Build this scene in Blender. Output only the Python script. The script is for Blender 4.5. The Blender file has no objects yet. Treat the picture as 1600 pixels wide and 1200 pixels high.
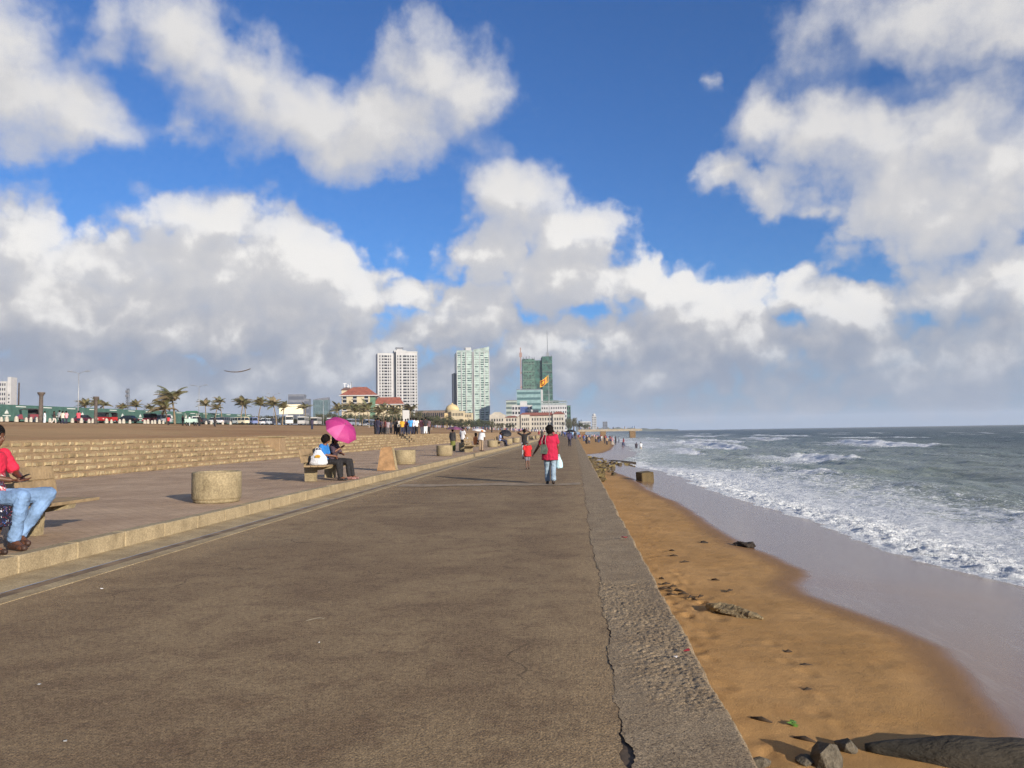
import bpy, bmesh, math, random
import numpy as np
from mathutils import Vector, Matrix, Euler

scene = bpy.context.scene
COL = scene.collection
R = math.radians

# ------------------------------------------------------------------ camera
EYE = 1.5
FOC = 1180.0                      # focal length in pixels of a 1600 px wide frame
PITCH, ROLL, YAW = math.atan(75.6 / FOC), math.atan(-0.016), R(4.632)
_f = Vector((-math.sin(YAW) * math.cos(PITCH), math.cos(YAW) * math.cos(PITCH), math.sin(PITCH)))
_r0 = Vector((math.cos(YAW), math.sin(YAW), 0.0))
_u0 = _r0.cross(_f)
_r = _r0 * math.cos(ROLL) + _u0 * math.sin(ROLL)
_u = _u0 * math.cos(ROLL) - _r0 * math.sin(ROLL)
cam = bpy.data.cameras.new('camera')
cam.sensor_width = 36.0
cam.lens = FOC / 1600 * 36
cam.clip_start, cam.clip_end = 0.05, 120000
cam_ob = bpy.data.objects.new('camera', cam)
COL.objects.link(cam_ob)
cam_ob.matrix_world = Matrix(((_r.x, _u.x, -_f.x, 0), (_r.y, _u.y, -_f.y, 0), (_r.z, _u.z, -_f.z, EYE), (0, 0, 0, 1)))
scene.camera = cam_ob

# ------------------------------------------------------------------ light
SUN_AZ = math.atan2(0.66, -0.75)      # compass angle of the sun from +Y towards +X: behind the camera, over the sea
SUN_EL = R(15)
sun = bpy.data.lights.new('sun', 'SUN')
sun.energy, sun.angle, sun.color = 4.35, R(0.5), (1.0, 0.89, 0.75)
sun_ob = bpy.data.objects.new('sun', sun)
COL.objects.link(sun_ob)
sun_dir = Vector((math.sin(SUN_AZ) * math.cos(SUN_EL), math.cos(SUN_AZ) * math.cos(SUN_EL), math.sin(SUN_EL)))
sun_ob.rotation_euler = sun_dir.to_track_quat('Z', 'Y').to_euler()
sun_ob.location = sun_dir * 60

scene.view_settings.view_transform = 'Standard'
scene.view_settings.look = 'None'
scene.view_settings.exposure = 0.66
scene.view_settings.gamma = 1.0
scene.view_settings.use_curve_mapping = False
scene.render.engine = 'CYCLES'
scene.cycles.use_denoising = True
scene.cycles.denoising_prefilter = 'FAST'
scene.cycles.max_bounces = 4
scene.cycles.diffuse_bounces = 2
scene.cycles.glossy_bounces = 2
scene.cycles.use_adaptive_sampling = True
scene.cycles.adaptive_threshold = .02
scene.cycles.transparent_max_bounces = 8
scene.cycles.volume_bounces = 0
scene.cycles.caustics_reflective = False
scene.cycles.caustics_refractive = False

def ray(px, py):
    return _f + _r * ((px - 800) / FOC) - _u * ((py - 600) / FOC)
def G(px, py, z=0.0):
    "point of the level z that is seen at a photograph pixel"
    d = ray(px, py)
    return d * ((z - EYE) / d.z) + Vector((0, 0, EYE))
def D(px, py, Y):
    "point at distance Y down the promenade seen at a photograph pixel"
    d = ray(px, py)
    return d * (Y / d.y) + Vector((0, 0, EYE))

# ------------------------------------------------------------------ sky
world = bpy.data.worlds.new('World')
scene.world = world
world.use_nodes = True
wt = world.node_tree
wt.nodes.clear()
class NT:
    "short hand for building node trees"
    def __init__(s, tree): s.t = tree
    def n(s, kind, **kw):
        nd = s.t.nodes.new(kind)
        ins = kw.pop('ins', {})
        for k, v in kw.items(): setattr(nd, k, v)
        for k, v in ins.items(): s.set(nd.inputs[k], v)
        return nd
    def set(s, sock, v):
        if isinstance(v, bpy.types.NodeSocket): s.t.links.new(v, sock)
        elif isinstance(v, bpy.types.Node): s.t.links.new(v.outputs[0], sock)
        else: sock.default_value = v
    def m(s, op, a, b=0.0, c=0.0, clamp=False):
        nd = s.t.nodes.new('ShaderNodeMath'); nd.operation = op; nd.use_clamp = clamp
        for i, v in enumerate((a, b, c)): s.set(nd.inputs[i], v)
        return nd.outputs[0]
    def v(s, op, a, b=(0, 0, 0), c=(0, 0, 0)):
        nd = s.t.nodes.new('ShaderNodeVectorMath'); nd.operation = op
        s.set(nd.inputs[0], a); s.set(nd.inputs[1], b)
        if op == 'MULTIPLY_ADD': s.set(nd.inputs[2], c)
        return nd.outputs['Value'] if op in ('LENGTH', 'DOT_PRODUCT') else nd.outputs['Vector']
    def noise(s, vec, scale, detail=4, rough=0.55, dist=0.0, dim='3D', w=0.0):
        nd = s.n('ShaderNodeTexNoise', noise_dimensions=dim)
        if vec is not None: s.set(nd.inputs['Vector'], vec)
        nd.inputs['Scale'].default_value = scale; nd.inputs['Detail'].default_value = detail
        nd.inputs['Roughness'].default_value = rough; nd.inputs['Distortion'].default_value = dist
        return nd.outputs[0]
    def ramp(s, fac, lo, hi, a=0.0, b=1.0, smooth=True):
        nd = s.n('ShaderNodeMapRange', interpolation_type='SMOOTHSTEP' if smooth else 'LINEAR')
        s.set(nd.inputs['Value'], fac)
        nd.inputs['From Min'].default_value = lo; nd.inputs['From Max'].default_value = hi
        nd.inputs['To Min'].default_value = a; nd.inputs['To Max'].default_value = b
        return nd.outputs[0]
    def mix(s, fac, a, b, blend='MIX'):
        nd = s.n('ShaderNodeMix', data_type='RGBA', blend_type=blend)
        s.set(nd.inputs[0], fac)
        for i, v in ((6, a), (7, b)):
            if isinstance(v, tuple) and len(v) == 3: v = v + (1.0,)
            s.set(nd.inputs[i], v)
        return nd.outputs[2]

# cloud banks: (px, py, half width, half height, weight) of each bank's direction in the photograph, turned into azimuth / elevation
BANKS = [
 (0, 70, 75, 75, .95), (20, 150, 110, 75, 1), (110, 185, 95, 42, .9),
 (165, 62, 52, 48, .5), (300, 75, 85, 66, 1), (390, 125, 95, 66, 1), (480, 185, 120, 70, 1), (600, 200, 140, 72, 1), (660, 105, 70, 70, .95),
 (735, 150, 78, 85, .95), (610, 85, 40, 30, .7), (540, 235, 150, 40, .8), (300, 190, 60, 30, .4),
 (40, 400, 100, 78, 1), (150, 415, 70, 50, .9), (330, 350, 90, 58, 1), (355, 310, 42, 34, 1), (450, 375, 80, 45, 1), (320, 430, 150, 70, 1), (480, 425, 110, 55, 1), (570, 445, 60, 42, 1),
 (80, 500, 190, 60, 1), (300, 515, 260, 60, 1), (520, 545, 170, 55, .8), (130, 580, 260, 42, 1), (400, 590, 300, 40, .8), (250, 622, 400, 30, .8),
 (790, 320, 75, 66, .95), (850, 300, 60, 48, .8), (890, 355, 78, 50, .95), (760, 390, 90, 42, .8), (930, 430, 110, 44, 1), (1000, 410, 55, 32, 1), (1070, 460, 100, 40, 1), (1150, 505, 90, 40, .8),
 (655, 470, 34, 24, .8), (725, 470, 40, 30, 1), (775, 482, 36, 26, 1), (700, 520, 120, 38, .9), (840, 540, 120, 50, .9), (960, 530, 150, 42, .85),
 (1100, 560, 170, 36, .8), (1000, 595, 200, 30, .7),
 (1330, 14, 110, 42, .55), (1450, 28, 130, 46, .9), (1575, 40, 120, 55, .95), (1260, 75, 60, 26, .4),
 (1205, 185, 66, 42, 1), (1290, 200, 90, 62, 1), (1390, 215, 110, 62, 1), (1490, 205, 110, 66, 1), (1590, 240, 90, 80, .95), (1420, 290, 140, 60, 1), (1550, 330, 130, 48, .8), (1420, 360, 120, 34, .6),
 (1120, 272, 52, 30, .75), (1190, 305, 62, 28, .6), (1265, 325, 55, 24, .45), (1095, 120, 30, 28, .30),
 (1190, 442, 22, 18, .75), (1255, 450, 34, 30, .85), (1300, 462, 52, 26, .8), (1365, 462, 44, 24, .75), (1500, 450, 70, 46, .85), (1585, 440, 70, 55, .9), (1335, 508, 50, 22, 1), (1410, 520, 60, 20, .8),
 (1300, 550, 150, 34, .75), (200, 645, 500, 26, .75), (650, 600, 200, 30, .6), (750, 640, 400, 22, .55), (1200, 640, 400, 16, .4), (860, 420, 110, 50, .9), (820, 450, 120, 40, .7), (1150, 470, 60, 30, .6), (1060, 520, 120, 40, .8), (560, 260, 130, 30, .6), (430, 480, 200, 50, .9), (120, 460, 170, 60, 1), (1500, 560, 150, 42, .8), (1180, 600, 150, 22, .6), (1400, 600, 200, 26, .65), (1580, 510, 80, 30, .8),
]
def azel(px, py):
    d = ray(px, py).normalized()
    return math.atan2(d.x, d.y), math.asin(d.z)
AZ0, AZ1, EL0, EL1, ROWS = -.80, .66, -.04, .60, 24
def bank_field(A, E):
    acc = np.full(A.shape, 9.0)
    for (cx, cy, rx, ry, w_) in BANKS:
        a, e = azel(cx, cy)
        q = np.sqrt(((A - a) * FOC / rx * .9) ** 2 + ((E - e) * FOC / ry * .9) ** 2 + (1 - w_) ** 2)
        h = np.maximum(.22 - np.abs(acc - q), 0) / .22
        acc = np.minimum(acc, q) - h ** 3 * .22 / 6
    return 1 - acc
NA = 90
_A, _E = np.meshgrid(np.linspace(AZ0, AZ1, NA), np.linspace(EL0, EL1, ROWS), indexing='ij')
LUT = np.clip((bank_field(_A, _E) + 1.2) / 2.4, 0, 1)

def set_curve(cm, pts):
    while len(cm.points) < len(pts): cm.points.new(.5, .5)
    for p, (x, y) in zip(cm.points, pts):
        p.location = (x, y); p.handle_type = 'VECTOR'
grp = bpy.data.node_groups.new('cloud_field', 'ShaderNodeTree')
grp.interface.new_socket('P', in_out='INPUT', socket_type='NodeSocketVector')
grp.interface.new_socket('Field', in_out='OUTPUT', socket_type='NodeSocketFloat')
g = NT(grp)
gi, go = g.n('NodeGroupInput'), g.n('NodeGroupOutput')
P = gi.outputs[0]
# turbulent displacement of the lookup gives the billowing outline
nz = g.n('ShaderNodeTexNoise', noise_dimensions='2D', ins={'Vector': P, 'Scale': 9.0, 'Detail': 5.0, 'Roughness': 0.56})
warp = g.v('MULTIPLY', g.v('SUBTRACT', nz.outputs['Color'], (.5, .5, .5)), (.10, .08, 0))
Q = g.v('ADD', P, warp)
sq = g.n('ShaderNodeSeparateXYZ', ins={0: Q})
ta = g.m('MULTIPLY', g.m('SUBTRACT', sq.outputs[0], AZ0), 1 / (AZ1 - AZ0), clamp=True)
te = g.m('MULTIPLY', g.m('SUBTRACT', sq.outputs[1], EL0), 1 / (EL1 - EL0), clamp=True)
acc = None
for k in range(0, ROWS, 3):
    ca, ce = g.n('ShaderNodeRGBCurve', ins={'Color': ta}), g.n('ShaderNodeRGBCurve', ins={'Color': te})
    for c in range(3):
        set_curve(ca.mapping.curves[c], [(i / (NA - 1), float(LUT[i, k + c])) for i in range(NA)])
        t0 = (k + c) / (ROWS - 1); dt = 1 / (ROWS - 1)
        pts = [(t, max(0.0, 1 - abs(t - t0) / dt)) for t in sorted({0.0, max(0, t0 - dt), t0, min(1, t0 + dt), 1.0})]
        set_curve(ce.mapping.curves[c], pts)
    ca.mapping.update(); ce.mapping.update()
    dt_ = g.v('DOT_PRODUCT', ca.outputs[0], ce.outputs[0])
    acc = dt_ if acc is None else g.m('ADD', acc, dt_)
bank = g.m('MULTIPLY_ADD', acc, 2.4, -1.2)
# scattered cumulus everywhere the photograph does not look
gen = g.noise(g.v('MULTIPLY', P, (1.0, 2.2, 1.0)), 2.6, 5, .55, dim='2D')
sep = g.n('ShaderNodeSeparateXYZ', ins={0: P})
side = g.ramp(g.m('ABSOLUTE', g.m('ADD', sep.outputs[0], .08)), .62, .8)
high = g.ramp(sep.outputs[1], .5, .62)
where = g.m('MAXIMUM', side, high)
generic = g.m('MULTIPLY', g.m('SUBTRACT', gen, .5), 4.0)
generic = g.m('SUBTRACT', g.m('MULTIPLY', g.m('ADD', generic, 1.0), where), 1.0)
field = g.m('SMOOTH_MAX', bank, generic, .2)
billow = g.noise(P, 30.0, 5, .6, dim='2D')
fine = g.m('MULTIPLY', g.m('SUBTRACT', billow, .5), .42)
v1 = g.n('ShaderNodeTexVoronoi', voronoi_dimensions='2D', feature='SMOOTH_F1', ins={'Vector': Q, 'Scale': 15.0, 'Smoothness': .25})
v2 = g.n('ShaderNodeTexVoronoi', voronoi_dimensions='2D', feature='F1', ins={'Vector': Q, 'Scale': 40.0})
cauli = g.m('ADD', g.m('MULTIPLY', g.m('SUBTRACT', .42, v1.outputs['Distance']), .40), g.m('MULTIPLY', g.m('SUBTRACT', .42, v2.outputs['Distance']), .26))
cauli = g.m('MULTIPLY', cauli, g.ramp(sep.outputs[1], .22, .36, 1, .35))
fine = g.m('ADD', fine, cauli)
big = g.m('MULTIPLY', g.m('SUBTRACT', g.noise(P, 11.0, 3, .5, dim='2D'), .5), .5)
g.set(go.inputs[0], g.m('SUBTRACT', g.m('ADD', g.m('ADD', field, fine), big), .0))

w = NT(wt)
out = w.n('ShaderNodeOutputWorld')
tc = w.n('ShaderNodeTexCoord')
dirn = w.v('NORMALIZE', tc.outputs['Generated'])
sp = w.n('ShaderNodeSeparateXYZ', ins={0: dirn})
az = w.m('ARCTAN2', sp.outputs[0], sp.outputs[1])
el = w.m('ARCSINE', sp.outputs[2])
pv = w.n('ShaderNodeCombineXYZ', ins={0: az, 1: el, 2: 0.0}).outputs[0]
def cloud(vec):
    nd = w.n('ShaderNodeGroup'); nd.node_tree = grp; w.set(nd.inputs[0], vec); return nd.outputs[0]
f0 = cloud(pv)
f1 = cloud(w.v('ADD', pv, (.022, .045, 0)))        # towards the light: how much cloud stands above
soft = w.m('ADD', w.ramp(el, .22, .38, .0, .75), w.ramp(az, .15, .5, 0, .25))
mask = w.mix(w.m('ADD', soft, .1, clamp=True), w.ramp(f0, -.06, .36), w.ramp(f0, -.10, .80))
thick = w.ramp(f1, .0, 1.0)
edge = w.m('SUBTRACT', f0, f1)
lit = w.ramp(w.m('ADD', edge, w.m('MULTIPLY', soft, .22)), -.42, .55)
sky = w.n('ShaderNodeTexSky', sky_type='NISHITA', sun_disc=False, sun_elevation=SUN_EL, sun_rotation=SUN_AZ,
          altitude=0, air_density=1.0, dust_density=0.35, ozone_density=2.2)
SKY = .101
skyc = w.v('SCALE', w.mix(1.0, sky.outputs[0], (.285, .52, .88), 'MULTIPLY'))
skyc.node.inputs['Scale'].default_value = SKY
CE = .5 ** scene.view_settings.exposure             # cloud tones below are as they look in the picture
def tone(r_, g__, b_): return tuple(CE * (c / 12.92 if c <= .04045 else ((c + .055) / 1.055) ** 2.4) for c in (r_ / 255, g__ / 255, b_ / 255))
low = w.ramp(el, .07, .22)
bright = w.mix(low, tone(208, 206, 206), tone(214, 213, 214))
dark = w.mix(low, tone(152, 157, 172), tone(199, 200, 205))
cl = w.mix(lit, dark, bright)
cl = w.mix(w.m('MULTIPLY', w.ramp(edge, .12, .6), w.m('SUBTRACT', .9, w.m('MULTIPLY', soft, .75))), cl, tone(247, 245, 242))
hz = w.ramp(el, -.01, .17, .80, .0)                 # distant clouds sink into the blue-grey sea air
cl = w.mix(hz, cl, tone(148, 163, 188))
skyh = w.mix(w.ramp(el, -.02, .15, .95, .0), skyc, tone(138, 160, 194))
fin = w.mix(mask, skyh, cl)
bg = w.n('ShaderNodeBackground', ins={'Color': fin, 'Strength': 1.0})
wt.links.new(bg.outputs[0], out.inputs[0])
world.cycles.sampling_method = 'MANUAL'
world.cycles.sample_map_resolution = 512

# ------------------------------------------------------------------ helpers
def link(o, parent=None):
    COL.objects.link(o)
    if parent is not None: o.parent = parent
    return o
def tag(o, label=None, cat=None, group=None, kind=None):
    for k, v in (('label', label), ('category', cat), ('group', group), ('kind', kind)):
        if v: o[k] = v
    return o
def empty(name, loc=(0, 0, 0), rz=0.0, label=None, cat=None, group=None):
    o = bpy.data.objects.new(name, None)
    o.empty_display_size = .2
    o.location = loc; o.rotation_euler = (0, 0, rz)
    link(o); tag(o, label, cat, group)
    return o
def copy_tree(o, parent=None):
    c = o.copy(); COL.objects.link(c); c.parent = parent
    for ch in list(o.children): copy_tree(ch, c)
    return c
def paint(o, slot, material):
    "give a copy its own material while the mesh stays shared"
    o.material_slots[slot].link = 'OBJECT'; o.material_slots[slot].material = material

class MB:
    "collects shapes; build() links them as one mesh object"
    def __init__(s): s.v, s.f, s.m, s.sm = [], [], [], []
    def add(s, verts, faces, mat=0, smooth=False, xf=None):
        b = len(s.v)
        s.v += [tuple(xf @ Vector(p)) if xf else tuple(p) for p in verts]
        for f in faces: s.f.append([b + i for i in f]); s.m.append(mat); s.sm.append(smooth)
    def box(s, x0, x1, y0, y1, z0, z1, mat=0, xf=None):
        v = [(x, y, z) for z in (z0, z1) for y in (y0, y1) for x in (x0, x1)]
        s.add(v, [(0, 2, 3, 1), (4, 5, 7, 6), (0, 1, 5, 4), (2, 6, 7, 3), (0, 4, 6, 2), (1, 3, 7, 5)], mat, False, xf)
    def bbox(s, x0, x1, y0, y1, z0, z1, b=.01, mat=0, xf=None):
        "box with chamfered edges"
        v = []
        for sx in (0, 1):
            for sy in (0, 1):
                for sz in (0, 1):
                    X, Y, Z = (x0, x1)[sx], (y0, y1)[sy], (z0, z1)[sz]
                    dx, dy, dz = b * (1 - 2 * sx), b * (1 - 2 * sy), b * (1 - 2 * sz)
                    v += [(X, Y + dy, Z + dz), (X + dx, Y, Z + dz), (X + dx, Y + dy, Z)]
        s.hull(v, mat, xf)
    def hull(s, pts, mat=0, xf=None, smooth=False):
        bm = bmesh.new()
        for p in pts: bm.verts.new(p)
        r = bmesh.ops.convex_hull(bm, input=bm.verts)
        bmesh.ops.delete(bm, geom=list({e for e in r['geom_interior'] + r['geom_unused'] if isinstance(e, bmesh.types.BMVert)}), context='VERTS')
        bm.verts.index_update()
        s.add([v.co.copy() for v in bm.verts], [[v.index for v in f.verts] for f in bm.faces], mat, smooth, xf)
        bm.free()
    def prism(s, poly, axis, a0, a1, mat=0, xf=None):
        "polygon extruded along an axis; poly gives the other two coordinates in order"
        n = len(poly)
        def at(p, a):
            if axis == 'x': return (a, p[0], p[1])
            if axis == 'y': return (p[0], a, p[1])
            return (p[0], p[1], a)
        v = [at(p, a0) for p in poly] + [at(p, a1) for p in poly]
        f = [tuple(range(n))[::-1], tuple(range(n, 2 * n))] + [(i, (i + 1) % n, n + (i + 1) % n, n + i) for i in range(n)]
        s.add(v, f, mat, False, xf)
    def tube(s, pts, rad, seg=8, mat=0, xf=None, cap=True, smooth=True):
        pts = [Vector(p) for p in pts]
        if not isinstance(rad, (list, tuple)): rad = [rad] * len(pts)
        v, f = [], []
        side = None
        for i, p in enumerate(pts):
            t = (pts[min(i + 1, len(pts) - 1)] - pts[max(i - 1, 0)]).normalized()
            if side is None:
                side = t.cross(Vector((0, 0, 1)))
                if side.length < 1e-3: side = Vector((1, 0, 0))
            side = (side - t * side.dot(t)).normalized()
            up = t.cross(side)
            for k in range(seg):
                a = 2 * math.pi * k / seg
                v.append(p + (side * math.cos(a) + up * math.sin(a)) * rad[i])
        for i in range(len(pts) - 1):
            for k in range(seg):
                f.append((i * seg + k, i * seg + (k + 1) % seg, (i + 1) * seg + (k + 1) % seg, (i + 1) * seg + k))
        if cap:
            f.append(tuple(range(seg))[::-1]); f.append(tuple(range((len(pts) - 1) * seg, len(pts) * seg)))
        s.add(v, f, mat, smooth, xf)
    def lathe(s, prof, seg=24, mat=0, xf=None, smooth=True, cap=True):
        v, f = [], []
        n = len(prof)
        for (r, z) in prof:
            for k in range(seg):
                a = 2 * math.pi * k / seg
                v.append((r * math.cos(a), r * math.sin(a), z))
        for i in range(n - 1):
            for k in range(seg):
                f.append((i * seg + k, i * seg + (k + 1) % seg, (i + 1) * seg + (k + 1) % seg, (i + 1) * seg + k))
        if cap:
            if prof[0][0] > 1e-4: f.append(tuple(range(seg))[::-1])
            if prof[-1][0] > 1e-4: f.append(tuple(range((n - 1) * seg, n * seg)))
        s.add(v, f, mat, smooth, xf)
    def ball(s, c, r, mat=0, seg=12, rings=8, xf=None):
        if not isinstance(r, (list, tuple)): r = (r, r, r)
        prof = [(math.sin(math.pi * i / rings), -math.cos(math.pi * i / rings)) for i in range(rings + 1)]
        prof = [(max(a, .02 if i in (0, rings) else a), b) for i, (a, b) in enumerate(prof)]
        m = Matrix.Translation(c) @ Matrix.Diagonal((r[0], r[1], r[2], 1))
        s.lathe(prof, seg, mat, (xf @ m) if xf else m)
    def mesh(s, name, mats):
        me = bpy.data.meshes.new(name)
        me.from_pydata(s.v, [], s.f)
        for m in (mats if isinstance(mats, (list, tuple)) else [mats]): me.materials.append(m)
        me.polygons.foreach_set('material_index', s.m)
        me.polygons.foreach_set('use_smooth', s.sm)
        me.update()
        return me
    def build(s, name, mats, parent=None, loc=None, rz=0):
        o = bpy.data.objects.new(name, s.mesh(name, mats))
        if loc is not None: o.location = loc; o.rotation_euler = (0, 0, rz)
        return link(o, parent)

def grid_object(name, X, Y, Z, mats, smooth=True, attrs=None, parent=None):
    "height grid: X, Y, Z arrays of one shape"
    n, m = X.shape
    co = np.stack([X, Y, Z], -1).reshape(-1, 3).astype(np.float32)
    me = bpy.data.meshes.new(name)
    i, j = np.meshgrid(np.arange(n - 1), np.arange(m - 1), indexing='ij')
    a = (i * m + j).ravel()
    q = np.stack([a, a + m, a + m + 1, a + 1], -1).astype(np.int32)
    me.vertices.add(n * m); me.vertices.foreach_set('co', co.ravel())
    me.loops.add(q.size); me.loops.foreach_set('vertex_index', q.ravel())
    me.polygons.add(len(q)); me.polygons.foreach_set('loop_start', np.arange(0, q.size, 4, dtype=np.int32))
    me.polygons.foreach_set('loop_total', np.full(len(q), 4, np.int32))
    me.update(calc_edges=True)
    me.polygons.foreach_set('use_smooth', [smooth] * len(q))
    for k, v in (attrs or {}).items():
        at = me.attributes.new(k, 'FLOAT', 'POINT'); at.data.foreach_set('value', v.astype(np.float32).ravel())
    for mm in (mats if isinstance(mats, (list, tuple)) else [mats]): me.materials.append(mm)
    me.update(); me.validate()
    if me.polygons[0].normal.z < 0: me.flip_normals()
    return link(bpy.data.objects.new(name, me), parent)

# vectorised gradient-ish value noise
_rng = np.random.RandomState(7)
_T = _rng.rand(256, 256)
def vnoise(x, y):
    xi, yi = np.floor(x).astype(int), np.floor(y).astype(int)
    fx, fy = x - xi, y - yi
    fx, fy = fx * fx * fx * (fx * (fx * 6 - 15) + 10), fy * fy * fy * (fy * (fy * 6 - 15) + 10)
    g_ = lambda a, b: _T[a & 255, b & 255]
    return (g_(xi, yi) * (1 - fx) + g_(xi + 1, yi) * fx) * (1 - fy) + (g_(xi, yi + 1) * (1 - fx) + g_(xi + 1, yi + 1) * fx) * fy
def fbm(x, y, o=4, gain=.5):
    s_, a, t = 0, 1, 0
    for k in range(o):
        s_ = s_ + a * vnoise(x * 2 ** k + 17.3 * k, y * 2 ** k + 9.1 * k); t += a; a *= gain
    return s_ / t
def spaced(stops):
    "coordinates with growing steps: [(start, step), ..., (end, step)], the step interpolated geometrically"
    out = [stops[0][0]]
    for (a, s0), (b, s1) in zip(stops[:-1], stops[1:]):
        x = a
        while x < b:
            t = (x - a) / (b - a)
            x += s0 * (s1 / s0) ** t
            out.append(min(x, b))
    return np.array(out)

# ------------------------------------------------------------------ materials
def mat(name, color, rough=.8, var=.15, scale=6.0, bump=.0, bscale=40.0, metal=0.0, spec=.5, color2=None, coords='Object', stretch=(1, 1, 1), detail=5):
    "one procedural surface: two tones mixed by noise, with a fine relief"
    m = bpy.data.materials.new(name); m.use_nodes = True
    t = NT(m.node_tree)
    b = m.node_tree.nodes['Principled BSDF']
    b.inputs['Roughness'].default_value = rough; b.inputs['Metallic'].default_value = metal
    b.inputs['Specular IOR Level'].default_value = spec
    c2 = color2 or tuple(max(0, c * (1 - var * 1.6)) for c in color)
    c1 = tuple(min(1, c * (1 + var * .6)) for c in color)
    vec = t.v('MULTIPLY', t.n('ShaderNodeTexCoord').outputs[coords], stretch)
    nz_ = t.noise(vec, scale, detail, .6)
    t.set(b.inputs['Base Color'], t.mix(t.ramp(nz_, .3, .7), c2, c1))
    if bump > 0:
        bm_ = t.n('ShaderNodeBump', ins={'Strength': bump, 'Distance': 1.0 / bscale, 'Height': t.noise(vec, bscale, 4, .6)})
        t.set(b.inputs['Normal'], bm_.outputs[0])
    return m
_mc = {}
def flat(color, rough=.7, name='paint', **kw):
    "plain painted or woven surface of one colour, cached"
    key = (tuple(round(c, 3) for c in color), rough, name)
    if key not in _mc: _mc[key] = mat(name, color, rough, kw.pop('var', .10), kw.pop('scale', 9.0), **kw)
    return _mc[key]
def S(r, g_, b):
    "sRGB 0-255 to linear"
    return tuple((c / 12.92 if c <= .04045 else ((c + .055) / 1.055) ** 2.4) for c in (r / 255, g_ / 255, b / 255))

# ------------------------------------------------------------------ the setting
# levels: asphalt promenade z = 0, pavement .22, terrace top 1.5, ground rising inland, sea -2.0
SEA = -2.0
WALL_X = .78
def shore_x(y):
    return np.interp(y, [-10, 5, 14, 16, 20, 25, 30, 38, 46, 54, 61, 66, 72, 80, 90, 105, 140, 200, 360, 700],
                     [10.0, 9.4, 8.9, 8.65, 8.15, 7.75, 7.35, 6.95, 6.6, 6.3, 6.0, 4.6, 4.0, 4.4, 6.2, 8.0, 10.0, 13, 15, 16])
def _wet_pts():
    pts = [(3.66, -10.0), (3.62, 3.0)]
    for (px, py) in ((1575, 1185), (1545, 1130), (1510, 1085), (1475, 1045), (1432, 1008), (1370, 976), (1300, 950), (1242, 928), (1224, 912), (1246, 899), (1243, 892), (1200, 872), (1160, 856), (1110, 828), (1075, 800), (1040, 780), (1010, 768)):
        z = -1.15
        for _ in range(6):
            p = G(px, py, z); z = -1.0 - .05 * (p.x - WALL_X)
        pts.append((p.x, p.y))
    pts += [(2.9, 42), (2.1, 50), (1.4, 60), (.9, 72), (.9, 82), (3.2, 92), (5.0, 110), (7, 140), (10, 200), (13, 700)]
    pts.sort(key=lambda q: q[1])
    return np.array(pts)
_WP = _wet_pts()
def wet_x(y): return np.interp(y, _WP[:, 1], _WP[:, 0])
def beach_z(x, y):
    w_ = wet_x(y); s_ = shore_x(y)
    d = np.asarray(x, float)
    dry = -1.0 - .05 * (d - WALL_X)
    zw = -1.0 - .05 * (w_ - WALL_X)
    t = np.clip((d - w_) / np.maximum(s_ + 2.5 - w_, .5), 0, 30)
    return np.where(d < w_, dry, zw - (zw - SEA) * np.where(t < 1, t * (.85 + .15 * t), 1 + (t - 1) * .5))
def ground_z(x, y):
    d = -np.asarray(x, float)
    z = np.interp(d, [0, 18.6, 24, 55, 88, 130, 4000], [1.48, 1.48, 1.62, 3.1, 4.4, 4.6, 6.0])
    f = np.interp(y, [0, 60, 250, 600, 3000], [0.75, 1.0, 1.0, .9, .6])
    return 1.48 + (z - 1.48) * f + np.interp(d, [30, 90], [0, 1]) * np.interp(y, [125, 400], [0, 1.2])

# ---- ground: one sheet from the terrace top to the horizon
def ground_material():
    m = bpy.data.materials.new('bare_earth'); m.use_nodes = True
    t = NT(m.node_tree); b = m.node_tree.nodes['Principled BSDF']
    b.inputs['Roughness'].default_value = .95; b.inputs['Specular IOR Level'].default_value = .15
    pos = t.n('ShaderNodeNewGeometry').outputs['Position']
    big = t.noise(t.v('MULTIPLY', pos, (1, .5, 1)), .07, 5, .6)
    c = t.mix(t.ramp(big, .35, .65), S(150, 112, 78), S(173, 140, 100))
    mid = t.noise(pos, .9, 5, .65)
    c = t.mix(t.ramp(mid, .45, .75, 0, .55), c, S(140, 128, 84))
    t.set(b.inputs['Base Color'], c)
    t.set(b.inputs['Normal'], t.n('ShaderNodeBump', ins={'Strength': .5, 'Distance': .05, 'Height': t.noise(pos, 5, 4, .6)}).outputs[0])
    return m
gx = -spaced([(18.75, .5), (60, 2.5), (140, 6), (6000, 800)])
gy = spaced([(-40, 4), (10, 1), (120, 2.5), (600, 20), (9000, 1500)])
X, Y = np.meshgrid(gx, gy, indexing='ij')
Z = ground_z(X, Y) + (fbm(X * .12, Y * .12, 3) - .5) * .22 * np.clip((-X - 19) / 6, 0, 1) * np.clip((84 + X) / 6, 0, 1)
tag(grid_object('ground', X, Y, Z, ground_material()), kind='structure')

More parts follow.
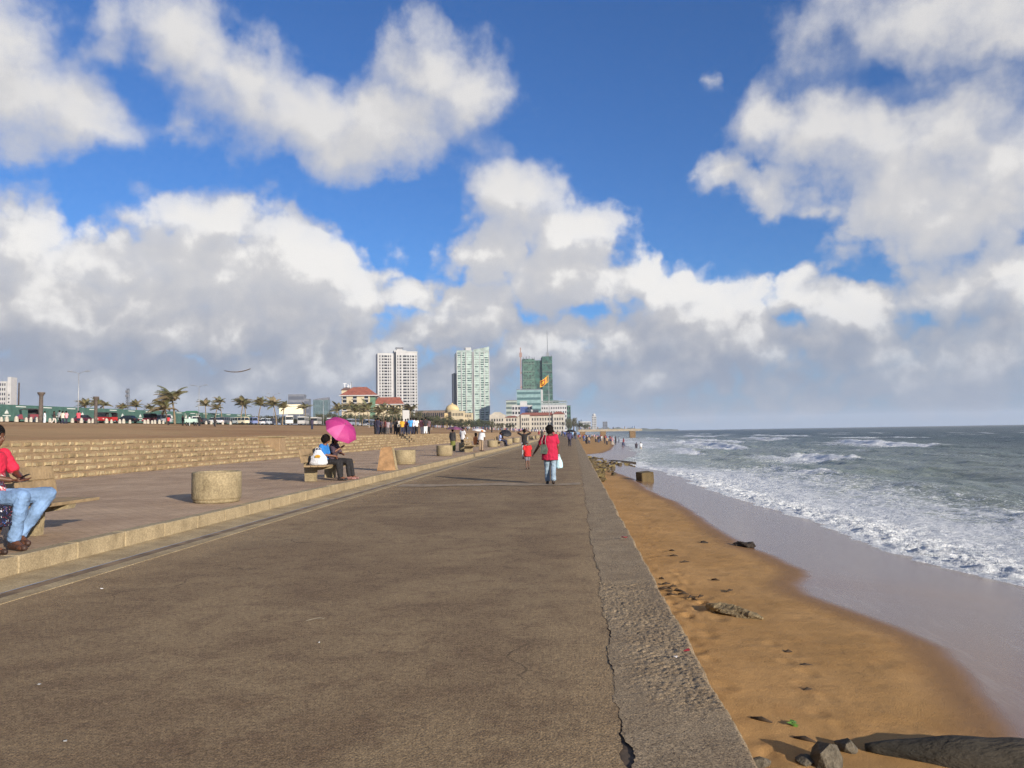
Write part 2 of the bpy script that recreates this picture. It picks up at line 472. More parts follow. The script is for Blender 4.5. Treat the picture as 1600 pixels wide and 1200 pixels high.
# ---- asphalt promenade
def asphalt_material():
    m = bpy.data.materials.new('worn_asphalt'); m.use_nodes = True
    t = NT(m.node_tree); b = m.node_tree.nodes['Principled BSDF']
    b.inputs['Roughness'].default_value = .9; b.inputs['Specular IOR Level'].default_value = .25
    pos = t.n('ShaderNodeNewGeometry').outputs['Position']
    big = t.noise(pos, .55, 6, .62, .6)
    patch = t.noise(pos, 3.4, 8, .78)
    c = t.mix(t.ramp(big, .36, .64), S(127, 107, 82), S(146, 126, 97))
    c = t.mix(t.ramp(patch, .46, .62, 0, .5), c, S(104, 83, 64))
    c = t.mix(t.ramp(t.noise(pos, .23, 4, .6), .55, .72, 0, .5), c, S(146, 132, 108))
    sx_ = t.n('ShaderNodeSeparateXYZ', ins={0: pos}).outputs[0]
    drift = t.m('ADD', t.ramp(sx_, -5.3, -4.1, .30, 0), t.ramp(sx_, -.75, .2, 0, .22))     # blown sand lies along both edges
    c = t.mix(t.ramp(t.m('ADD', drift, t.m('MULTIPLY', t.noise(pos, 2.1, 6, .7), .8)), .42, .74, 0, .6), c, S(160, 138, 106))
    ck = t.n('ShaderNodeTexVoronoi', feature='DISTANCE_TO_EDGE', ins={'Vector': t.v('ADD', pos, t.v('SCALE', t.n('ShaderNodeTexNoise', ins={'Vector': pos, 'Scale': 1.3, 'Detail': 5.0}).outputs['Color'])), 'Scale': .42})
    c = t.mix(t.m('MULTIPLY', t.ramp(ck.outputs['Distance'], .0, .006, .6, 0), t.ramp(t.noise(pos, .35, 3, .5), .48, .6)), c, S(54, 44, 36))
    grain = t.noise(pos, 95, 5, .8)
    mid = t.noise(pos, 24, 5, .8)
    c = t.mix(t.ramp(mid, .40, .60, 0, 1), t.mix(1.0, c, (.80, .79, .77), 'MULTIPLY'), t.mix(1.0, c, (1.16, 1.15, 1.13), 'MULTIPLY'))
    pit = t.noise(t.v('ADD', pos, (7.3, 1.9, 0)), 42, 4, .75)
    c = t.mix(t.ramp(grain, .36, .64, 0, 1), t.mix(1.0, c, (.50, .48, .45), 'MULTIPLY'), t.mix(1.0, c, (1.42, 1.40, 1.36), 'MULTIPLY'))
    c = t.mix(t.ramp(pit, .33, .45, .55, 0), c, S(62, 50, 38))
    vor = t.n('ShaderNodeTexVoronoi', ins={'Vector': pos, 'Scale': 70.0})
    c = t.mix(t.ramp(vor.outputs['Distance'], .05, .25, .35, 0), c, S(170, 155, 132))
    spk = t.n('ShaderNodeTexVoronoi', ins={'Vector': pos, 'Scale': 2.4})
    t.set(b.inputs['Base Color'], c)
    hh = t.m('ADD', t.m('MULTIPLY', vor.outputs['Distance'], -.9), t.m('ADD', t.m('MULTIPLY', grain, .6), t.m('MULTIPLY', t.noise(pos, 9, 5, .6), .5)))
    t.set(b.inputs['Normal'], t.n('ShaderNodeBump', ins={'Strength': .35, 'Distance': .010, 'Height': hh}).outputs[0])
    return m
M_asphalt = asphalt_material()
def crack_x(y):
    return .22 + .05 * (fbm(y * .7 + 3, y * 0 + 2.5, 3) - .5) * 2 + .03 * (fbm(y * 4.1, y * 0 + 7.7, 3) - .5) * 2 + .012 * (fbm(y * 31, y * 0 + 17.7, 2) - .5) * 2
ys = spaced([(-6, .2), (1.5, .02), (9, .03), (40, .3), (520, 6)])
left = -5.27 + 0 * ys
right = crack_x(ys) - (.0004 + .014 * np.clip(fbm(ys * 3 + 50, ys * 0 + 1, 3) - .47, 0, 1) + .03 * np.exp(-((ys - 3.62) / .10) ** 2))
u_ = np.concatenate([np.linspace(0, .95, 46), np.linspace(.955, 1, 14)])
X = left[:, None] + (right - left)[:, None] * u_[None]
Y = ys[:, None] + 0 * X
Z = 0 * X + (fbm(X * 7, Y * 7, 2) - .5) * .003
tag(grid_object('promenade', X, Y, Z, M_asphalt), kind='structure')

def concrete_material(name, c1, c2, grain=70, rough_bump=.4, dist=.006, stain=S(96, 84, 66), stain_amt=.5, pits=0.0, gc=(.72, 1.12)):
    m = bpy.data.materials.new(name); m.use_nodes = True
    t = NT(m.node_tree); b = m.node_tree.nodes['Principled BSDF']
    b.inputs['Roughness'].default_value = .9; b.inputs['Specular IOR Level'].default_value = .25
    pos = t.n('ShaderNodeNewGeometry').outputs['Position']
    c = t.mix(t.ramp(t.noise(pos, 2.2, 6, .65), .33, .67), c1, c2)
    c = t.mix(t.ramp(t.noise(t.v('MULTIPLY', pos, (1, 1, .35)), 5.5, 6, .7), .52, .74, 0, stain_amt), c, stain)
    gr = t.noise(pos, grain, 3, .7)
    c = t.mix(t.ramp(gr, .34, .66, 0, 1), t.mix(1.0, c, (gc[0], gc[0] * .98, gc[0] * .95), 'MULTIPLY'), t.mix(1.0, c, (gc[1], gc[1], gc[1] * .98), 'MULTIPLY'))
    if pits > 0: c = t.mix(t.ramp(t.noise(t.v('ADD', pos, (3.1, 8.2, 0)), grain * .5, 4, .75), .34, .46, pits, 0), c, S(58, 48, 38))
    t.set(b.inputs['Base Color'], c)
    t.set(b.inputs['Normal'], t.n('ShaderNodeBump', ins={'Strength': rough_bump, 'Distance': dist, 'Height': t.m('ADD', gr, t.m('MULTIPLY', t.noise(pos, 14, 4, .6), 1.4))}).outputs[0])
    return m
M_cap = concrete_material('seawall_concrete', S(138, 120, 96), S(154, 136, 110), 95, .5, .010, S(104, 90, 72), .55, .75, (.52, 1.38))
M_conc = concrete_material('kerb_concrete', S(150, 135, 108), S(170, 154, 124), 60, .35, .006, S(100, 86, 66), .65)
M_apron = concrete_material('apron_concrete', S(152, 134, 104), S(178, 160, 126), 60, .3, .006, S(110, 88, 62), .55)
M_planter = concrete_material('planter_concrete', S(138, 125, 99), S(158, 144, 115), 30, .6, .012, S(106, 94, 70), .75)
M_dark = flat((.02, .017, .014), .95, 'shadowed_gap')

# ---- sea wall: a rough capping strip and the face down to the sand
seawall = empty('seawall', (0, 0, 0))
tag(seawall, kind='structure')
ys = spaced([(-6, .1), (1.8, .009), (7.5, .015), (14, .06), (60, .5), (520, 6)])
lx = crack_x(ys) + .0004 + .020 * np.clip(fbm(ys * 2.6 + 9, ys * 0 + 5, 3) - .47, 0, 1) + .035 * np.exp(-((ys - 3.62) / .12) ** 2)
rx = WALL_X + .022 * (fbm(ys * 2.0, ys * 0 + 31, 4) - .5) * 2 - .03 * np.clip(fbm(ys * .6, ys * 0 + 71, 2) - .62, 0, 1) * 4
nu = 58
u_ = np.linspace(0, 1, nu)
X = lx[:, None] + (rx - lx)[:, None] * u_[None]
Y = ys[:, None] + 0 * X
lump = fbm(X * 62, Y * 62, 2)
rough_zone = np.clip((fbm(X * 1.1 + 4, Y * .55 + 8, 3) - .40) * 6, 0, 1) * np.clip((13 - Y) / 4, 0, 1)
Z = .003 + (fbm(X * 2, Y * 2, 3) - .5) * .010 + (lump - .5) * .013 * (.2 + rough_zone) - .009 * np.clip(.36 - vnoise(X * 34, Y * 34), 0, 1) * 2.4 * rough_zone
edge_ = (1 - u_)[None] * (rx - lx)[:, None] + (fbm(Y * 9, Y * 0 + 3, 3) - .5) * .03
Z = Z - .016 * np.clip(1 - edge_ / .02, 0, 1) ** 2
cap_ob = grid_object('capping', X, Y, Z, M_cap, parent=seawall)
X = np.stack([rx, rx + .02, rx + .05, rx + .08], 1)
Y = ys[:, None] + 0 * X
Zf = np.stack([Z[:, -1] - .0, Z[:, -1] - .06, 0 * rx - .7, 0 * rx - 2.6], 1)
grid_object('wall_face', X, Y, Zf, M_cap, parent=seawall)
mb = MB(); mb.box(.02, .5, -6, 520, -.12, -.007)
mb.build('joint_bed', mat('joint_dirt', S(82, 68, 54), .95, .3, 12), seawall)

# ---- gutter: asphalt edge strip, dark drain channel, apron
mb = MB()
for a, b_, z in ((-5.47, -5.274, .006),):
    mb.box(a, b_, -6, 520, -.1, z)
tag(mb.build('gutter_edge', M_apron), kind='structure')
ys = spaced([(-6, 1), (2, .25), (60, 2), (520, 20)])
px_ = np.array([-5.474, -5.49, -5.56, -5.65, -5.664])
pz_ = np.array([.003, -.006, -.008, -.006, -.002])
X = np.tile(px_, (len(ys), 1)); Y = ys[:, None] + 0 * X
silt = np.clip((fbm(ys * .35, ys * 0 + 3, 3) - .35) * 3, 0, 1)[:, None] * np.array([0, 1, 1, 1, 0])[None] + np.clip((ys - 8) / 3, 0, 1)[:, None] * np.array([0, .8, .8, .8, 0])[None]
Z = np.tile(pz_, (len(ys), 1)) + np.clip(silt, 0, 1) * .005
tag(grid_object('drain_channel', X, Y, Z, mat('drain_silt', S(128, 106, 80), .95, .3, 3)), kind='structure')
ys = spaced([(-6, 1), (2, .15), (40, .6), (520, 20)])
px_ = np.linspace(-5.667, -6.21, 9); pz_ = np.linspace(.0, .03, 9)
X = np.tile(px_, (len(ys), 1)); Y = ys[:, None] + 0 * X
Z = np.tile(pz_, (len(ys), 1)) + (fbm(X * 5, Y * 2, 3) - .5) * .005
tag(grid_object('apron', X, Y, Z, M_apron), kind='structure')

# ---- kerb of single stones
kerb = empty('kerb'); tag(kerb, kind='structure')
rnd = random.Random(3)
kerb_meshes = []
for k in range(4):
    mb = MB(); mb.bbox(-.20, 0, 0, .992, -.1, .222, .012); kerb_meshes.append(mb.mesh('kerb_stone', M_conc))
y = -3.0
while y < 110:
    o = link(bpy.data.objects.new('kerb_stone', kerb_meshes[rnd.randrange(4)]), kerb)
    o.location = (-6.16 + rnd.uniform(-.006, .006), y, rnd.uniform(-.006, .006)); o.rotation_euler = (0, 0, rnd.uniform(-.004, .004))
    y += 1.0
mb = MB(); mb.bbox(-6.36, -6.16, 110, 520, -.1, .22, .012); mb.build('kerb_run', M_conc, kerb)

# ---- pavement of small blocks
def pavement_material():
    m = bpy.data.materials.new('block_paving'); m.use_nodes = True
    t = NT(m.node_tree); b = m.node_tree.nodes['Principled BSDF']
    b.inputs['Roughness'].default_value = .9; b.inputs['Specular IOR Level'].default_value = .2
    pos = t.n('ShaderNodeNewGeometry').outputs['Position']
    c = t.mix(t.ramp(t.noise(pos, .5, 6, .62), .35, .65), S(170, 144, 118), S(190, 165, 137))
    c = t.mix(t.ramp(t.noise(t.v('MULTIPLY', pos, (1, 1, 1)), 2.3, 5, .65), .52, .72, 0, .5), c, S(150, 126, 102))
    br = t.n('ShaderNodeTexBrick', ins={'Vector': pos, 'Scale': 1.0, 'Mortar Size': .008, 'Mortar Smooth': .3, 'Brick Width': .22, 'Row Height': .11,
        'Color1': (1, 1, 1, 1), 'Color2': (.82, .8, .78, 1), 'Mortar': (.5, .46, .42, 1)})
    c = t.mix(.75, c, t.mix(1.0, c, br.outputs['Color'], 'MULTIPLY'))
    t.set(b.inputs['Base Color'], c)
    h = t.m('ADD', t.m('MULTIPLY', br.outputs['Fac'], -1.0), t.m('ADD', t.m('MULTIPLY', t.noise(pos, 3.5, 4, .6), 1.2), t.m('MULTIPLY', t.noise(pos, 60, 2, .6), .5)))
    t.set(b.inputs['Normal'], t.n('ShaderNodeBump', ins={'Strength': .6, 'Distance': .012, 'Height': h}).outputs[0])
    return m
xs_ = -np.concatenate([[6.345], np.linspace(6.6, 17.2, 50)])
ys = spaced([(-8, .6), (4, .18), (40, .5), (520, 20)])
X, Y = np.meshgrid(xs_, ys, indexing='ij')
Z = .212 + (fbm(X * .8, Y * .8, 3) - .5) * .03 * np.clip((-X - 6.4) * 2, 0, 1)
tag(grid_object('pavement', X, Y, Z, pavement_material()), kind='structure')

# ---- stone terrace: six courses stepping back, single stones near the camera
M_stone = [concrete_material('terrace_stone', S(a, b_, c), S(a + 22, b_ + 20, c + 14), 40, .5, .01, S(112, 92, 60), .45)
           for a, b_, c in ((150, 135, 106), (166, 150, 120), (130, 114, 88))]
M_tread = concrete_material('terrace_tread', S(140, 118, 92), S(156, 134, 106), 40, .4, .008, S(120, 98, 68), .4)
terrace = empty('stone_terrace', (0, 0, 0)); tag(terrace, 'long stepped terrace of pale rubble stone courses along the pavement', 'terrace')
TX, TH, TD, NC = -16.75, .211, .34, 6
stone_meshes = []
for k in range(14):
    mb = MB(); w_, h_, d_ = 1.0, 1.0, .34
    pts = []
    for sx in (0, 1):
        for sz in (0, 1):
            jx, jz = rnd.uniform(.0, .10), rnd.uniform(.0, .12)
            pts += [(-.3, (jx if sx == 0 else 1 - jx), (jz if sz == 0 else 1 - jz)), (0, (.04 + jx if sx == 0 else .96 - jx), (.05 + jz if sz == 0 else .95 - jz)),
                    (.05 + rnd.uniform(-.02, .04), (.10 + jx if sx == 0 else .90 - jx), (.12 + jz if sz == 0 else .88 - jz))]
    mb.hull(pts)
    me = mb.mesh('stone', M_stone[k % 3]); stone_meshes.append(me)
spots = []
for c in range(NC):
    y = -2.0 + rnd.random()
    while y < 190:
        wd = rnd.choice((rnd.uniform(.14, .3), rnd.uniform(.25, .45), rnd.uniform(.4, .7)))
        spots.append((c, y, wd)); y += wd + .025
def in_view(c, y):
    x = TX - TD * c; q = Vector((x, y, .2 + TH * c - EYE)); 
    return 800 + FOC * q.dot(_r) / q.dot(_f) > -40 if q.dot(_f) > 1 else False
near = [s_ for s_ in spots if in_view(s_[0], s_[1])]
near.sort(key=lambda s_: s_[1])
single = set(near[:300])
near = [s_ for s_ in spots if s_[1] > 4]
rest = MB()
for s_ in near:
    c, y, wd = s_
    x = TX - TD * c + rnd.uniform(-.02, .02); z = .205 + TH * c + .012
    if s_ in single:
        o = link(bpy.data.objects.new('stone', stone_meshes[rnd.randrange(14)]), terrace)
        o.location = (x, y, z); o.scale = (rnd.uniform(.35, .75), wd, TH * rnd.uniform(.60, .80)); o.rotation_euler = (rnd.uniform(-.05, .05), 0, rnd.uniform(-.04, .04))
    elif y < 130:
        h_ = TH * .72; b_ = rnd.uniform(.015, .05)
        p = [(x - .2, y, z), (x - .2, y + wd, z), (x - .2, y + wd, z + h_), (x - .2, y, z + h_),
             (x + b_, y + .04, z + .02), (x + b_, y + wd - .04, z + .02), (x + b_, y + wd - .04, z + h_ - .03), (x + b_, y + .04, z + h_ - .03)]
        rest.add(p, [(4, 5, 6, 7), (0, 1, 5, 4), (1, 2, 6, 5), (2, 3, 7, 6), (3, 0, 4, 7)], rnd.randrange(3))
o = rest.build('far_stonework', M_stone, terrace); o['kind'] = 'stuff'
for c in range(NC):
    mb = MB(); x = TX - TD * c
    mb.box(x - TD - (.2 if c < NC - 1 else 2.0), x + .006, -6, 520, -.2 + TH * c, .205 + TH * (c + 1) + .004 * c)
    mb.build('tread', M_tread, terrace)
# pier beside the steps, and a dark drain grille below it
pier = empty('stone_pier', (-17.5, 43.0, .5)); tag(pier, 'stone pier projecting from the terrace wall with dark broken top', 'stone pier')
mb = MB(); mb.bbox(-1.2, .35, 0, .9, 0, .92, .03); mb.build('pier_body', M_tread, pier)
mb = MB(); mb.bbox(-1.25, .40, -.05, .95, .922, 1.0, .03); mb.build('coping', M_stone[0], pier)

# ---- beach
def beach_material():
    m = bpy.data.materials.new('sand'); m.use_nodes = True
    t = NT(m.node_tree); b = m.node_tree.nodes['Principled BSDF']
    pos = t.n('ShaderNodeNewGeometry').outputs['Position']
    wet = t.n('ShaderNodeAttribute', attribute_name='wet').outputs['Fac']
    film = t.n('ShaderNodeAttribute', attribute_name='film').outputs['Fac']
    c = t.mix(t.ramp(t.noise(pos, .8, 5, .6), .35, .65), S(166, 129, 80), S(180, 142, 92))
    c = t.mix(t.ramp(t.noise(pos, 110, 3, .7), .40, .66, .0, .55), c, S(140, 102, 62))
    c = t.mix(t.ramp(t.noise(pos, 3.0, 5, .65), .52, .70, 0, .35), c, S(150, 110, 66))
    c = t.mix(wet, c, S(138, 104, 66))
    c = t.mix(t.m('MULTIPLY', film, .85), c, S(122, 94, 76))
    streak = t.noise(t.v('MULTIPLY', pos, (5.0, .8, 1)), 1.2, 4, .6)
    c = t.mix(t.m('MULTIPLY', film, t.ramp(streak, .5, .75, 0, .35)), c, S(150, 138, 128))
    t.set(b.inputs['Base Color'], c)
    t.set(b.inputs['Roughness'], t.m('ADD', t.m('MULTIPLY', wet, -.32), t.m('MULTIPLY_ADD', film, -.40, .9)))
    t.set(b.inputs['Specular IOR Level'], t.m('MULTIPLY_ADD', film, .35, .2))
    fade = t.m('SUBTRACT', 1.0, t.m('MULTIPLY', film, .9))
    bp = t.n('ShaderNodeBump', ins={'Strength': .45, 'Distance': .02, 'Height': t.m('MULTIPLY', fade, t.m('ADD', t.noise(pos, 90, 3, .6), t.m('MULTIPLY', t.noise(pos, 6, 4, .6), 1.6)))})
    t.set(b.inputs['Normal'], bp.outputs[0])
    return m
bx = spaced([(.70, .03), (5, .05), (12, .4), (60, 8)])
by = spaced([(-6, .4), (4, .035), (16, .06), (60, .4), (620, 8)])
X, Y = np.meshgrid(bx, by, indexing='ij')
Z = beach_z(X, Y)
wx = wet_x(Y) + (fbm(Y * .9, Y * 0 + 12, 3) - .5) * .22
wet = np.clip((X - wx + .55) / .6, 0, 1); wet = wet * wet * (3 - 2 * wet)
film = np.clip((X - wx - .02) / .35, 0, 1); film = film * film * (3 - 2 * film)
Z = Z + (fbm(X * .7, Y * .5, 3) - .5) * .07 * (1 - wet) + (fbm(X * 4, Y * 4, 3) - .5) * .018 * (1 - wet)
# disturbed sand by the wall and trails of footprints
prints = []
r2 = random.Random(11)
for i in range(70): prints.append((r2.uniform(.95, 1.9), r2.gauss(11.6, 1.1), r2.uniform(.05, .10), r2.uniform(.02, .045)))
for i in range(46): prints.append((r2.uniform(.9, 1.5), r2.uniform(5.2, 16), r2.uniform(.05, .10), r2.uniform(.012, .03)))
for (xa, ya, xb, yb, n_) in ((1.5, 15.5, 1.9, 11.5, 9), (2.35, 9.4, 2.2, 6.8, 8), (1.9, 20, 1.6, 15, 8), (2.2, 30, 2.0, 20, 12)):
    for i in range(n_):
        t_ = i / (n_ - 1); prints.append((xa + (xb - xa) * t_ + (.08 if i % 2 else -.08) + r2.uniform(-.05, .05), ya + (yb - ya) * t_, .075, r2.uniform(.018, .035)))
for (fx, fy, fr, fd) in prints:
    i0, i1 = np.searchsorted(bx, (fx - fr * 4, fx + fr * 4)); j0, j1 = np.searchsorted(by, (fy - fr * 6, fy + fr * 6))
    q = ((X[i0:i1, j0:j1] - fx) / fr) ** 2 + ((Y[i0:i1, j0:j1] - fy) / (fr * 1.5)) ** 2
    Z[i0:i1, j0:j1] += .45 * (-fd * np.exp(-q) + fd * .3 * np.exp(-(np.sqrt(q) - 1.6) ** 2 * 4))
tag(grid_object('beach', X, Y, Z, beach_material(), attrs={'wet': wet, 'film': film}), kind='structure')
def sand(x, y): return float(beach_z(np.array(x), np.array(float(y))))

# ---- sea: swell, breakers and the tumbling shore foam in one sheet
def sea_material():
    m = bpy.data.materials.new('sea_water'); m.use_nodes = True
    t = NT(m.node_tree); b = m.node_tree.nodes['Principled BSDF']
    pos = t.n('ShaderNodeNewGeometry').outputs['Position']
    foam = t.n('ShaderNodeAttribute', attribute_name='foam').outputs['Fac']
    deep = t.n('ShaderNodeAttribute', attribute_name='deep').outputs['Fac']
    n1 = t.noise(t.v('MULTIPLY', pos, (1, .7, 1)), .8, 5, .6, .8); n2 = t.noise(pos, 5.5, 5, .65, 1.0)
    lace = t.n('ShaderNodeTexVoronoi', feature='DISTANCE_TO_EDGE', ins={'Vector': t.v('ADD', pos, t.v('SCALE', t.n('ShaderNodeTexNoise', ins={'Vector': pos, 'Scale': 2.0}).outputs['Color'])), 'Scale': 1.7})
    web = t.ramp(lace.outputs['Distance'], .0, .16, 1, 0)
    lace2 = t.n('ShaderNodeTexVoronoi', feature='DISTANCE_TO_EDGE', ins={'Vector': t.v('ADD', pos, t.v('SCALE', t.n('ShaderNodeTexNoise', ins={'Vector': pos, 'Scale': 5.0}).outputs['Color'])), 'Scale': 5.2})
    web2 = t.ramp(lace2.outputs['Distance'], .0, .13, 1, 0)
    val = t.m('ADD', foam, t.m('ADD', t.m('MULTIPLY', t.m('SUBTRACT', n1, .5), .75), t.m('ADD', t.m('MULTIPLY', t.m('SUBTRACT', n2, .5), .50), t.m('ADD', t.m('MULTIPLY', web, .26), t.m('MULTIPLY', web2, .14)))))
    fm = t.ramp(val, .43, .68)
    water = t.mix(deep, S(138, 146, 130), S(28, 60, 70))
    water = t.mix(t.ramp(t.noise(t.v('MULTIPLY', pos, (.3, .05, 1)), .6, 4, .6), .4, .7, 0, .5), water, S(88, 108, 100))
    fc = t.mix(t.ramp(n2, .35, .7), S(206, 212, 214), S(242, 243, 242))
    t.set(b.inputs['Base Color'], t.mix(fm, water, fc))
    t.set(b.inputs['Roughness'], t.m('ADD', t.m('MULTIPLY', fm, .6), t.m('MULTIPLY_ADD', deep, .22, .14)))
    b.inputs['IOR'].default_value = 1.33; b.inputs['Specular IOR Level'].default_value = .38
    dist = t.m('ADD', t.m('ADD', t.m('MULTIPLY', t.noise(t.v('MULTIPLY', pos, (1, .6, 1)), 1.4, 5, .65), 1.0), t.m('MULTIPLY', t.noise(t.v('MULTIPLY', pos, (1, .55, 1)), .32, 4, .6), 3.2)), t.m('MULTIPLY', n2, .35))
    bp = t.n('ShaderNodeBump', ins={'Strength': 1.0, 'Distance': .30, 'Height': dist})
    bp2 = t.n('ShaderNodeBump', ins={'Strength': t.m('MULTIPLY', fm, .9), 'Distance': .06, 'Height': t.noise(pos, 14, 5, .7), 'Normal': bp.outputs[0]})
    t.set(b.inputs['Normal'], bp2.outputs[0])
    return m
sd = spaced([(0, .05), (4, .08), (12, .3), (90, 2.2), (400, 25), (6000, 1500)])
sy = spaced([(-30, 3), (10, .2), (14, .075), (45, .17), (120, .7), (420, 5), (1500, 80), (6000, 1500)])
Sd, Y = np.meshgrid(sd, sy, indexing='ij')
front = shore_x(Y) + (fbm(Y * .55, Y * 0 + 40, 4) - .5) * 1.1 + (fbm(Y * .16, Y * 0 + 90, 2) - .5) * 2.0 + (fbm(Y * 2.3, Y * 0 + 44, 3) - .5) * .5
X = front + Sd
near_ = np.exp(-Sd / 2.6)
act = np.clip((90 - Y) / 25, .25, 1)
bulge = np.clip(Sd / 1.1, 0, 1); bulge = bulge * bulge * (3 - 2 * bulge) * np.exp(-(np.maximum(Sd - 1.4, 0) / 2.4) ** 2)
lump = fbm(X * 2.6, Y * 2.6, 4, .6)
base = np.maximum(beach_z(np.minimum(X, 60), Y) + .015, SEA - .02)
base = np.where(Sd > 8, SEA, base + (SEA - base) * np.clip(Sd / 8, 0, 1))
Z = base - .03 * np.clip(1 - Sd / .35, 0, 1) + act * bulge * (.07 + .30 * np.clip(lump - .30, 0, 1)) + (fbm(X * 9, Y * 9, 3) - .5) * .07 * act * bulge
chop = np.clip((Sd - 4) / 8, 0, 1)
Z = Z + chop * ((fbm(X * .22, Y * .09, 4) - .5) * .75 + (fbm(X * .7, Y * .32, 3) - .5) * .42) * np.clip((900 - Y) / 500, .15, 1)
foam = np.interp(Sd, [0, .3, 2.2, 4.0, 6.5, 10, 16], [.60, 1.12, 1.10, .70, .44, .26, .0]) * act + .34 * np.exp(-((Sd - 1.2) / 1.3) ** 2) * act * np.clip(Sd / .25, 0.2, 1)
foam = foam + .14 * np.exp(-((Sd - 10) / 6) ** 2)
for (xc, amp, wob, ranges) in ((19, .30, 3.5, ((20, 40, .45), (52, 80, .7), (105, 150, .7))), (29, .62, 3.0, ((74, 104, .95), (125, 220, .9), (260, 330, .8))),
                               (44, .45, 4.0, ((60, 80, .2), (108, 128, .45), (190, 270, .8))), (62, .85, 5.0, ((128, 190, 1.0), (230, 300, .7), (330, 420, .8))), (95, .7, 8, ((150, 170, .3), (300, 400, .7), (520, 640, .6)))):
    line = xc + (fbm(Y * .02, Y * 0 + xc, 3) - .5) * 2 * wob + (fbm(Y * .15, Y * 0 + xc + 5, 2) - .5) * 1.6
    d = (X - line)
    gate = np.zeros_like(Y)
    for (a, b_, k_) in ranges:
        gate = np.maximum(gate, k_ * np.clip((Y - a) / 8, 0, 1) * np.clip((b_ - Y) / 10, 0, 1))
    h = .62 * amp * (.35 + .65 * np.clip(gate + .3 * fbm(Y * .05, Y * 0 + xc, 2), 0, 1))
    Z = Z + h * np.where(d > 0, np.exp(-(d / 3.4) ** 2), np.exp(-(d / 1.5) ** 2))
    broken = gate * np.clip(.35 + 1.3 * fbm(Y * .12 + xc, X * .1, 3), 0, 1.2)
    foam = np.maximum(foam, broken * np.exp(-(np.where(d > 0, d / .9, d / (1.5 + 3.2 * gate))) ** 2))
    foam = np.maximum(foam, .50 * gate * np.exp(-((d + 5) / 5) ** 2))
    Z = Z + (fbm(X * 1.6, Y * 1.6, 3) - .5) * .5 * broken * np.exp(-(d / 2.0) ** 2)
foam = np.maximum(foam, np.clip((fbm(X * .09, Y * .025, 4) - .60) * 4.5, 0, .5) * np.clip((Sd - 12) / 30, 0, 1) * np.clip((700 - Y) / 300, 0, 1))
surf = np.clip((Y - 105) / 60, 0, 1) * np.clip((420 - Y) / 100, 0, 1) * np.exp(-(Sd / 22) ** 2)
foam = np.maximum(foam, surf * (.36 + .3 * fbm(X * .25, Y * .05, 3)))
deep = np.clip((X - 14) / 90, 0, 1) ** .6
tag(grid_object('sea', X, Y, Z, sea_material(), attrs={'foam': foam, 'deep': deep}), kind='structure')

mb = MB()
jy = np.linspace(-5.1, .15, 40)
v_ = []
for i, x_ in enumerate(jy):
    a_ = 21.3 + .12 * math.sin(x_ * 1.7) + .06 * math.sin(x_ * 5); v_ += [(x_, a_, .012), (x_, a_ + .9 + .2 * math.sin(x_ * 2.3), .012)]
mb.add(v_, [(2 * i, 2 * i + 2, 2 * i + 3, 2 * i + 1) for i in range(39)], 0)
tag(mb.build('patched_strip', mat('sandy_patch', S(150, 132, 108), .92, .2, 3.0, .4, 60)), kind='structure')

# ------------------------------------------------------------------ people
FUSE = []
def fuse(mb, name, material, voxel, smooth=4, parent=None):
    "overlapping closed shapes become one continuous skin (done for all of them at once in fuse_all)"
    o = mb.build(name, material, parent)
    FUSE.append((o, voxel, smooth))
    return o
def fuse_all():
    if not FUSE: return
    for o, vx, sm in FUSE:
        m = o.modifiers.new('r', 'REMESH'); m.mode = 'VOXEL'; m.voxel_size = vx; m.use_smooth_shade = True
        if sm:
            m = o.modifiers.new('s', 'SMOOTH'); m.iterations = sm; m.factor = .5
    dg = bpy.context.evaluated_depsgraph_get()
    for o, vx, sm in FUSE:
        me = bpy.data.meshes.new_from_object(o.evaluated_get(dg), preserve_all_data_layers=False, depsgraph=dg)
        old = o.data; mats_ = list(old.materials)
        o.modifiers.clear(); o.data = me; me.name = old.name
        me.materials.clear()
        for m_ in mats_: me.materials.append(m_)
        me.polygons.foreach_set('use_smooth', [True] * len(me.polygons))
        bpy.data.meshes.remove(old)
        if vx < .02 and o.name.split('.')[0] in ('shirt', 'trousers', 'skirt', 'shorts'):    # folds in the cloth
            n_ = len(me.vertices); co = np.empty(n_ * 3, np.float32); no = np.empty(n_ * 3, np.float32)
            me.vertices.foreach_get('co', co); me.vertices.foreach_get('normal', no)
            co = co.reshape(-1, 3); no = no.reshape(-1, 3)
            a_ = fbm(co[:, 0] * 9 + co[:, 2] * 5, co[:, 2] * 16 + co[:, 1] * 10, 3) - .5
            b2_ = 1 - np.abs(fbm(co[:, 1] * 7 - co[:, 2] * 4 + 30, co[:, 2] * 9 + co[:, 0] * 8, 2) * 2 - 1) * 2
            co = co + no * (a_ * .020 + b2_ * .006)[:, None]
            me.vertices.foreach_set('co', co.ravel()); me.update()
    FUSE.clear()

def bone(mb, a, ra, b, rb, seg=10):
    a, b = Vector(a), Vector(b)
    mb.ball(a, ra, 0, seg, 6); mb.ball(b, rb, 0, seg, 6)
    if (b - a).length > 1e-4: mb.tube([a, b], [ra, rb], seg)
def loft(mb, rings, seg=16):
    "rings: (centre, x axis, y axis, rx, ry)"
    v, f = [], []
    for (c, ax, ay, rx, ry) in rings:
        for k in range(seg):
            t = 2 * math.pi * k / seg
            v.append(Vector(c) + ax * (rx * math.cos(t)) + ay * (ry * math.sin(t)))
    for i in range(len(rings) - 1):
        for k in range(seg):
            f.append((i * seg + k, i * seg + (k + 1) % seg, (i + 1) * seg + (k + 1) % seg, (i + 1) * seg + k))
    f.append(tuple(range(seg))[::-1]); f.append(tuple(range((len(rings) - 1) * seg, len(rings) * seg)))
    mb.add(v, f, 0, True)

